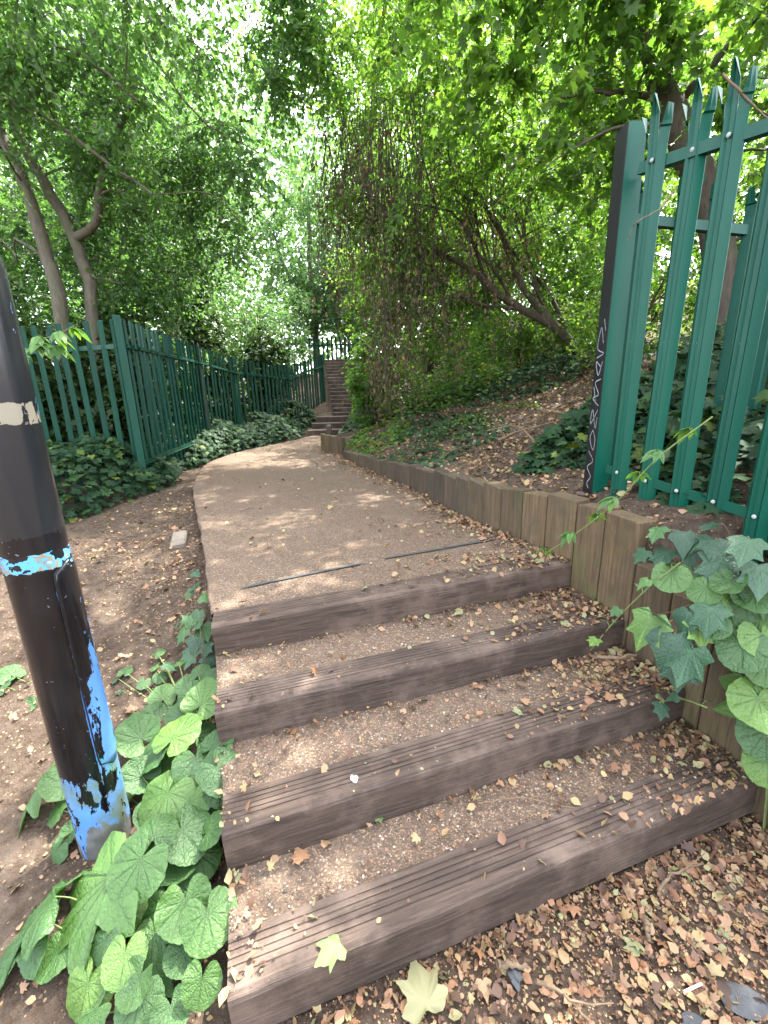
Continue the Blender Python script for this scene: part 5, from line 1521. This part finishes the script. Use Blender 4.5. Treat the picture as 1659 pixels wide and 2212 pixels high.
K = cat(blob((2.0, 7.4, 4.6), (1.6, 1.4, 1.4), 56), blob((.7, 7.0, 4.4), (1.2, 1.2, 1.3), 46), blob((2.9, 7.6, 3.3), (1.1, 1.0, .9), 24), blob((.3, 6.4, 3.6), (.7, .8, .6), 14), blob((1.4, 5.6, 5.2), (1.4, 1.1, .8), 30), blob((1.5, 6.2, 7.0), (1.9, 1.6, 1.0), 14), blob((.2, 6.6, 5.6), (1.1, 1.1, .8), 30), blob((-.5, 7.6, 6.7), (1.6, 1.4, .9), 46), blob((1.0, 8.0, 3.4), (1.3, .8, 1.0), 56), blob((-.05, 8.3, 3.4), (.7, .6, .7), 26), blob((2.6, 6.6, 4.8), (1.2, 1.0, 1.2), 36))
t.limbs(K, .028).foliage(K, 11, 17, .5, .055, 'oval', .3, wid=1.15).finish('bark_brown', 'leaf_lime')

# dark trunk above the right fence
t = Tree('sycamore_tree', 'dark-trunked tree rising behind the spiked right fence', 'tree', (3.3, 4.6, 1.6))
t.stem([(3.35, 4.7, 1.2), (3.464, 4.600, 1.845), (3.315, 4.600, 2.687), (3.035, 4.600, 3.306), (2.792, 4.600, 3.635), (2.606, 4.700, 4.074), (2.564, 4.800, 4.371), (2.433, 4.900, 4.871), (2.314, 5.000, 5.458)], .16, .09, 20, 10)
t.stem([(2.686, 4.700, 3.951), (2.796, 4.600, 4.013), (2.970, 4.500, 4.211), (3.158, 4.400, 4.418)], .05, .02, 12, 7)
t.stem([(2.616, 4.700, 4.056), (2.262, 4.600, 4.042), (1.935, 4.500, 3.977), (1.582, 4.400, 3.897)], .03, .01, 12, 6)
t.stem([(2.684, 4.600, 3.805), (2.273, 4.400, 3.685), (1.842, 4.300, 3.547), (1.432, 4.200, 3.314)], .02, .006, 12, 6)
t.stem([(2.396, 4.950, 5.102), (2.143, 5.100, 5.218), (1.920, 5.200, 5.092), (1.782, 5.200, 4.885), (1.560, 5.300, 4.662), (1.370, 5.400, 4.376)], .025, .008, 12, 6)
K = cat(blob((3.4, 5.0, 4.6), (1.6, 1.5, 1.2), 44), blob((2.0, 5.0, 4.5), (1.3, 1.0, .9), 36), blob((4.4, 3.8, 3.8), (1.0, 1.0, .9), 24), blob((1.2, 4.4, 5.0), (1.3, .9, .7), 26), blob((3.0, 3.9, 5.6), (1.8, 1.0, .8), 24), blob((2.3, 3.9, 6.6), (1.9, 1.3, .9), 50))  # topmost leaf clusters, out of view, added to shade the steps
t.limbs(K).foliage(K, 9, 11, .5, .08, 'maple', .3, wid=1.0, rhi=.93).finish('bark_dark', 'leaf_lime')

# trees standing further back
FAR = [((-6.4, 11.0), 9.5, 2.6, 'leaf_ash', 'bark_pale', 'tall pale-barked tree beyond the left fence at the frame edge'),
       ((-5.4, 12.6), 9.0, 2.0, 'leaf_far', 'bark_brown', 'bushy tree rising behind the far part of the left fence'),
       ((-7.5, 7.2), 8.0, 2.2, 'leaf_ash', 'bark_pale', 'leafy tree at the far left behind the pale-stemmed tree'),
       ((-2.6, 19.0), 7.6, 2.2, 'leaf_far', 'bark_pale', 'slender hazy tree directly above the distant steps'),
       ((1.6, 13.5), 9.5, 2.5, 'leaf_lime', 'bark_dark', 'sunlit yellow-green tree behind the hanging vines'),
       ((4.8, 11.5), 8.0, 2.4, 'leaf_lime', 'bark_dark', 'sunlit tree high on the bank behind the leaning tree'),
       ((7.0, 7.6), 6.4, 2.2, 'leaf_lime', 'bark_dark', 'leafy tree on the bank beyond the right fence'),
       ((1.4, 20.0), 12.5, 2.8, 'leaf_far', 'bark_brown', 'tall pale green tree far up the slope at centre right'),
       ((4.2, 16.5), 11.0, 2.8, 'leaf_lime', 'bark_brown', 'sunlit tree on the upper bank well behind the leaning tree'),
((-1.2, 25.0), 8.5, 3.0, 'leaf_far', 'bark_brown', 'faint pale tree farthest off above the steps'),
       ((-7.4, 14.6), 10.5, 2.4, 'leaf_far', 'bark_pale', 'pale green tree back from the middle of the left fence'),
       ((-7.0, 18.0), 12.5, 3.0, 'leaf_far', 'bark_brown', 'tall pale green tree far back on the left')]
for (x, y), H, rad, lf_, bk, lab in FAR:
    z0 = float(ground_z(x, y))
    root = (x, y, z0)
    t = Tree('woodland_tree', lab, 'tree', root, 'trees standing back in the wood')
    lx_, ly_ = rng.uniform(-.6, .6, 2)
    t.stem([(x, y, z0 - .2), (x + lx_ * .3, y + ly_ * .3, z0 + H * .25), (x + lx_, y + ly_, z0 + H * .5), (x + lx_ * 1.2, y + ly_, z0 + H * .85)], .15, .05, 14, 8, .03)
    t.stem([(x + lx_ * .3, y + ly_ * .3, z0 + H * .25), (x + rad * .4, y - .3, z0 + H * .45), (x + rad * .6, y - .5, z0 + H * .65)], .08, .03, 10, 7, .03)
    t.stem([(x + lx_ * .4, y + ly_ * .3, z0 + H * .3), (x - rad * .4, y - .3, z0 + H * .5), (x - rad * .6, y - .4, z0 + H * .7)], .07, .03, 10, 7, .03)
    nc = int(70 * rad)
    K = cat(blob((x, y, z0 + H * .62), (rad, rad, H * .34), nc), blob((x + rng.uniform(-1, 1), y - .6, z0 + H * .35), (rad * .9, rad * .8, H * .2), nc // 2))
    t.limbs(K, .04, .008)
    t.foliage(K, 8, 12, .75, .085 if y < 15 else .11, 'diamond', .35, twigs=False, wid=1.3)
    t.finish(bk, lf_)

# undergrowth
def bush(name, label, c, r, n, leaf, lsize, bk='bark_brown', tpl='diamond', ntw=7, nl=10, tlen=.4, droop=.1, stems=6, group=None, cat_='bush', rhi=1.0):
    x, y = c[0], c[1]; z0 = float(ground_z(x, y))
    root = (x, y, z0)
    t = Tree(name, label, cat_, root, group)
    for k in range(stems):
        a = rng.uniform(0, 6.28); q = rng.uniform(.2, .8)
        t.stem([(x + .1 * math.cos(a), y + .1 * math.sin(a), z0 - .05), (x + .3 * q * r[0] * math.cos(a), y + .3 * q * r[1] * math.sin(a), z0 + r[2] * .7), (x + q * r[0] * math.cos(a), y + q * r[1] * math.sin(a), z0 + r[2] * rng.uniform(1.0, 1.7))], .022, .007, 9, 5, .03)
    K = blob((x, y, z0 + r[2]), r, n, .2)
    K = K[K[:, 2] > z0 + .05]
    t.limbs(K, .014, .003, .08, 4)
    t.foliage(K, ntw, nl, tlen, lsize, tpl, droop, twigs=False, wid=1.25, rhi=rhi)
    return t.finish(bk, leaf, ('stems', 'branches', 'foliage'))
G = 'undergrowth behind the left fence'
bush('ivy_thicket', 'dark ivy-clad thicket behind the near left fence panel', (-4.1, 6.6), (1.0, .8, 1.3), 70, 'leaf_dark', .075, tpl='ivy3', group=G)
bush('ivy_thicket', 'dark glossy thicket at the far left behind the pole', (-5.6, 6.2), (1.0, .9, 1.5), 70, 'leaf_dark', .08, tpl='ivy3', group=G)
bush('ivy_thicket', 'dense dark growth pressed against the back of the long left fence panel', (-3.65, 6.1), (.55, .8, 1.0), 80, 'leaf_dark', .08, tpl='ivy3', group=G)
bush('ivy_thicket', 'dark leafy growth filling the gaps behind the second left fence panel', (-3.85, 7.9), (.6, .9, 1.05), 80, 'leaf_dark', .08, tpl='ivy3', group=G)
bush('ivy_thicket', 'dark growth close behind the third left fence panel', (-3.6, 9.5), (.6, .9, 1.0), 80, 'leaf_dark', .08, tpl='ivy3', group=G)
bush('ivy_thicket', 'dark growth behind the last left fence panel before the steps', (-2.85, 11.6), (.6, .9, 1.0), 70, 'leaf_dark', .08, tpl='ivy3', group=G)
bush('ivy_thicket', 'dark leafy mass behind the fence panel nearest the pole', (-4.5, 5.75), (.9, .35, 1.0), 70, 'leaf_dark', .08, tpl='ivy3', group=G)
bush('shrub', 'mid-green shrub behind the long left fence panel', (-4.4, 8.6), (1.1, 1.0, 1.3), 70, 'leaf_ash', .075, group=G)
bush('shrub', 'dark shrub leaning over the middle of the left fence', (-4.1, 10.6), (1.1, 1.0, 1.5), 80, 'leaf_dark', .08, group=G)
bush('shrub', 'twiggy grey-green shrub behind the bend of the left fence', (-3.3, 12.4), (1.0, .9, 1.5), 70, 'leaf_far', .08, group=G, stems=12)
bush('ivy_thicket', 'tall ivy-covered stump above the left fence', (-3.7, 9.9), (.45, .45, 1.9), 50, 'leaf_dark', .08, tpl='ivy3', group=G, tlen=.25)
bush('shrub', 'dense shrub left of the top of the distant steps', (-2.9, 15.0), (1.0, 1.2, 1.4), 70, 'leaf_far', .09)
bush('shrub', 'bright yellow-green shrub overhanging the right side of the distant steps', (-.15, 9.3), (.75, .8, .95), 70, 'leaf_lime', .085, tpl='oval', tlen=.35, ntw=7, nl=8)
bush('shrub', 'leafy spray hanging across the right half of the long distant steps', (-.45, 10.6), (.45, .6, .75), 46, 'leaf_lime', .085, tpl='oval', tlen=.35, ntw=7, nl=8)
bush('shrub', 'bright leafy shrub above the far plank bulkhead', (-.25, 8.1), (.5, .5, .55), 36, 'leaf_lime', .08, tpl='oval', tlen=.3, ntw=6, nl=8)
bush('shrub', 'sunlit shrub on the bank behind the hanging vines', (1.2, 10.5), (1.2, 1.0, 1.6), 90, 'leaf_lime', .085, stems=10)
bush('shrub', 'sunlit shrub high on the bank right of the leaning trunks', (4.3, 8.8), (1.3, 1.0, 1.5), 90, 'leaf_lime', .08)
bush('shrub', 'leafy shrub on the bank behind the green corner post', (3.4, 6.2), (.9, .8, .9), 56, 'leaf_lime', .07)
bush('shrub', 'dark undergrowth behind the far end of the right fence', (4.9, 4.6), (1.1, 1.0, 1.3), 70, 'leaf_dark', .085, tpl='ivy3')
bush('shrub', 'yellow-green thicket between the leaning tree and the long steps', (2.6, 12.0), (1.4, 1.1, 1.8), 100, 'leaf_lime', .09, stems=10)

bush('shrub', 'tall shrub behind the left side of the long steps', (-4.6, 13.8), (1.5, 1.1, 1.9), 110, 'leaf_far', .09)
bush('shrub', 'broad shrub filling the left background under the pale trees', (-7.0, 12.5), (1.8, 1.3, 2.0), 120, 'leaf_ash', .09)
bush('shrub', 'leafy shrub behind the ivy thickets at far left', (-6.6, 8.8), (1.4, 1.1, 1.9), 110, 'leaf_ash', .08)
bush('shrub', 'pale shrub beyond the top of the long steps', (-1.4, 18.2), (2.2, 1.0, 2.0), 110, 'leaf_far', .10)
bush('shrub', 'sunlit shrub on the crest to the right of the long steps', (1.6, 15.0), (1.8, 1.1, 1.9), 120, 'leaf_lime', .09)
bush('shrub', 'yellow-green shrub on the crest behind the leaning trunk', (5.0, 13.0), (1.9, 1.2, 2.2), 130, 'leaf_lime', .09)
bush('shrub', 'bright shrub half way up the bank in the gap left of the corner post', (2.9, 9.3), (1.3, .9, 1.4), 100, 'leaf_lime', .075)
bush('shrub', 'leafy shrub on the bank seen through the right fence', (6.2, 6.0), (1.4, 1.1, 1.8), 110, 'leaf_lime', .085)
bush('shrub', 'shrub on the upper bank far right', (7.8, 9.5), (1.8, 1.2, 2.1), 120, 'leaf_lime', .09)
# curtain of dead hanging vines
def vine_curtain(label, c, w, dp, ztop, zbot, n, nleaf, group):
    root = (c[0], c[1], zbot)
    t = tag(empty('dead_vines', root), label, 'vine', group)
    st = Tubes(); lv = Leaves()
    for k in range(n):
        x = c[0] + rng.uniform(-w, w); y = c[1] + rng.uniform(-dp, dp)
        zt = ztop + rng.uniform(-.5, .4); zb = zbot + rng.random() ** 1.5 * (ztop - zbot) * .7
        m = 8
        u = np.linspace(0, 1, m)
        P = np.stack([x + .18 * np.cumsum(rng.normal(0, .35, m)), y + .12 * np.cumsum(rng.normal(0, .35, m)), zt + (zb - zt) * u], 1)
        st.add(P - np.array(root), np.linspace(.006, .002, m), 3)
        q = int(nleaf * rng.uniform(.3, 1.4))
        uu = rng.random(q) ** .8 * (m - 1.01)
        i = uu.astype(int); f = (uu - i)[:, None]
        B = P[i] * (1 - f) + P[i + 1] * f + rng.normal(0, .035, (q, 3))
        ax = rng.normal(0, .5, (q, 3)); ax[:, 2] -= 1.0
        nm = rng.normal(0, 1, (q, 3))
        lv.add('curl', B - np.array(root), ax, nm, rng.uniform(.03, .08, q), rng.random(q), .8)
    st.obj('stems', MAT['bark_brown'], t); lv.obj('dead_leaves', MAT['leaf_dead'], t)
    return t
GV = 'dead vines hanging over the bank'
vine_curtain('brown curtain of dead vines hanging to the right of the distant steps', (.25, 6.1), .45, .3, 4.5, 1.25, 90, 19, GV)
vine_curtain('dead brown vines draped high above the end of the path', (-.35, 6.6), .35, .3, 4.7, 2.55, 60, 17, GV)
vine_curtain('thin dead vines tangled among the leaning stems', (1.1, 6.2), .7, .4, 4.0, 1.6, 70, 16, GV)
vine_curtain('clump of withered brown leaves hanging low beside the bright shrub', (.12, 7.3), .16, .12, 2.1, 1.0, 16, 26, GV)

creeper('bright green leafy sprig reaching out in front of the left fence by the pole', [(-2.841, 3.600, 1.847), (-2.606, 3.550, 1.989), (-2.440, 3.500, 2.011), (-2.267, 3.500, 2.088)], 6, .12, 'five', (-2.7, 3.6, 2.0))
creeper('lower bright sprig beside the pole in front of the left fence', [(-2.903, 3.700, 1.927), (-2.728, 3.650, 1.952), (-2.566, 3.600, 1.936), (-2.493, 3.600, 1.941)], 5, .12, 'five', (-2.8, 3.7, 1.95))
# dead twigs caught on the right fence
stick('withered twig caught in the bars of the right fence', [(1.217, 2.000, 2.284), (1.117, 1.950, 2.183), (1.039, 1.950, 2.144), (1.020, 1.970, 2.086)], .003)
stick('dry bramble stem hooked over the fence spikes', [(1.330, 2.000, 2.648), (1.376, 1.950, 2.561), (1.457, 1.950, 2.502), (1.537, 1.950, 2.456)], .005)

# ------------------------------------------------------------------ the wood beyond
n = 70000
a = rng.uniform(R(-72), R(72), n)
d_ = rng.uniform(26, 36, n)
x = d_ * np.sin(a); y = d_ * np.cos(a)
z = ground_z(x, y) + rng.random(n) ** .8 * 17
k = (vnoise(x * .35 + z * .2, z, .42, 71) + .35 * vnoise(x, z, 1.3, 72)) > (.30 + .020 * z)
x, y, z = x[k], y[k], z[k]; m = len(x)
P = np.stack([x, y, z], 1)
lv = Leaves(); ax = rng.normal(0, 1, (m, 3)); nm = rng.normal(0, 1, (m, 3)); nm[:, 2] += .6
lv.add('diamond', P, ax, nm, rng.uniform(.25, .5, m), rng.random(m), 1.5)
tag(lv.obj('far_woodland', MAT['leaf_far']), 'pale green mass of woodland closing the view beyond the trees', 'woodland', kind='stuff')
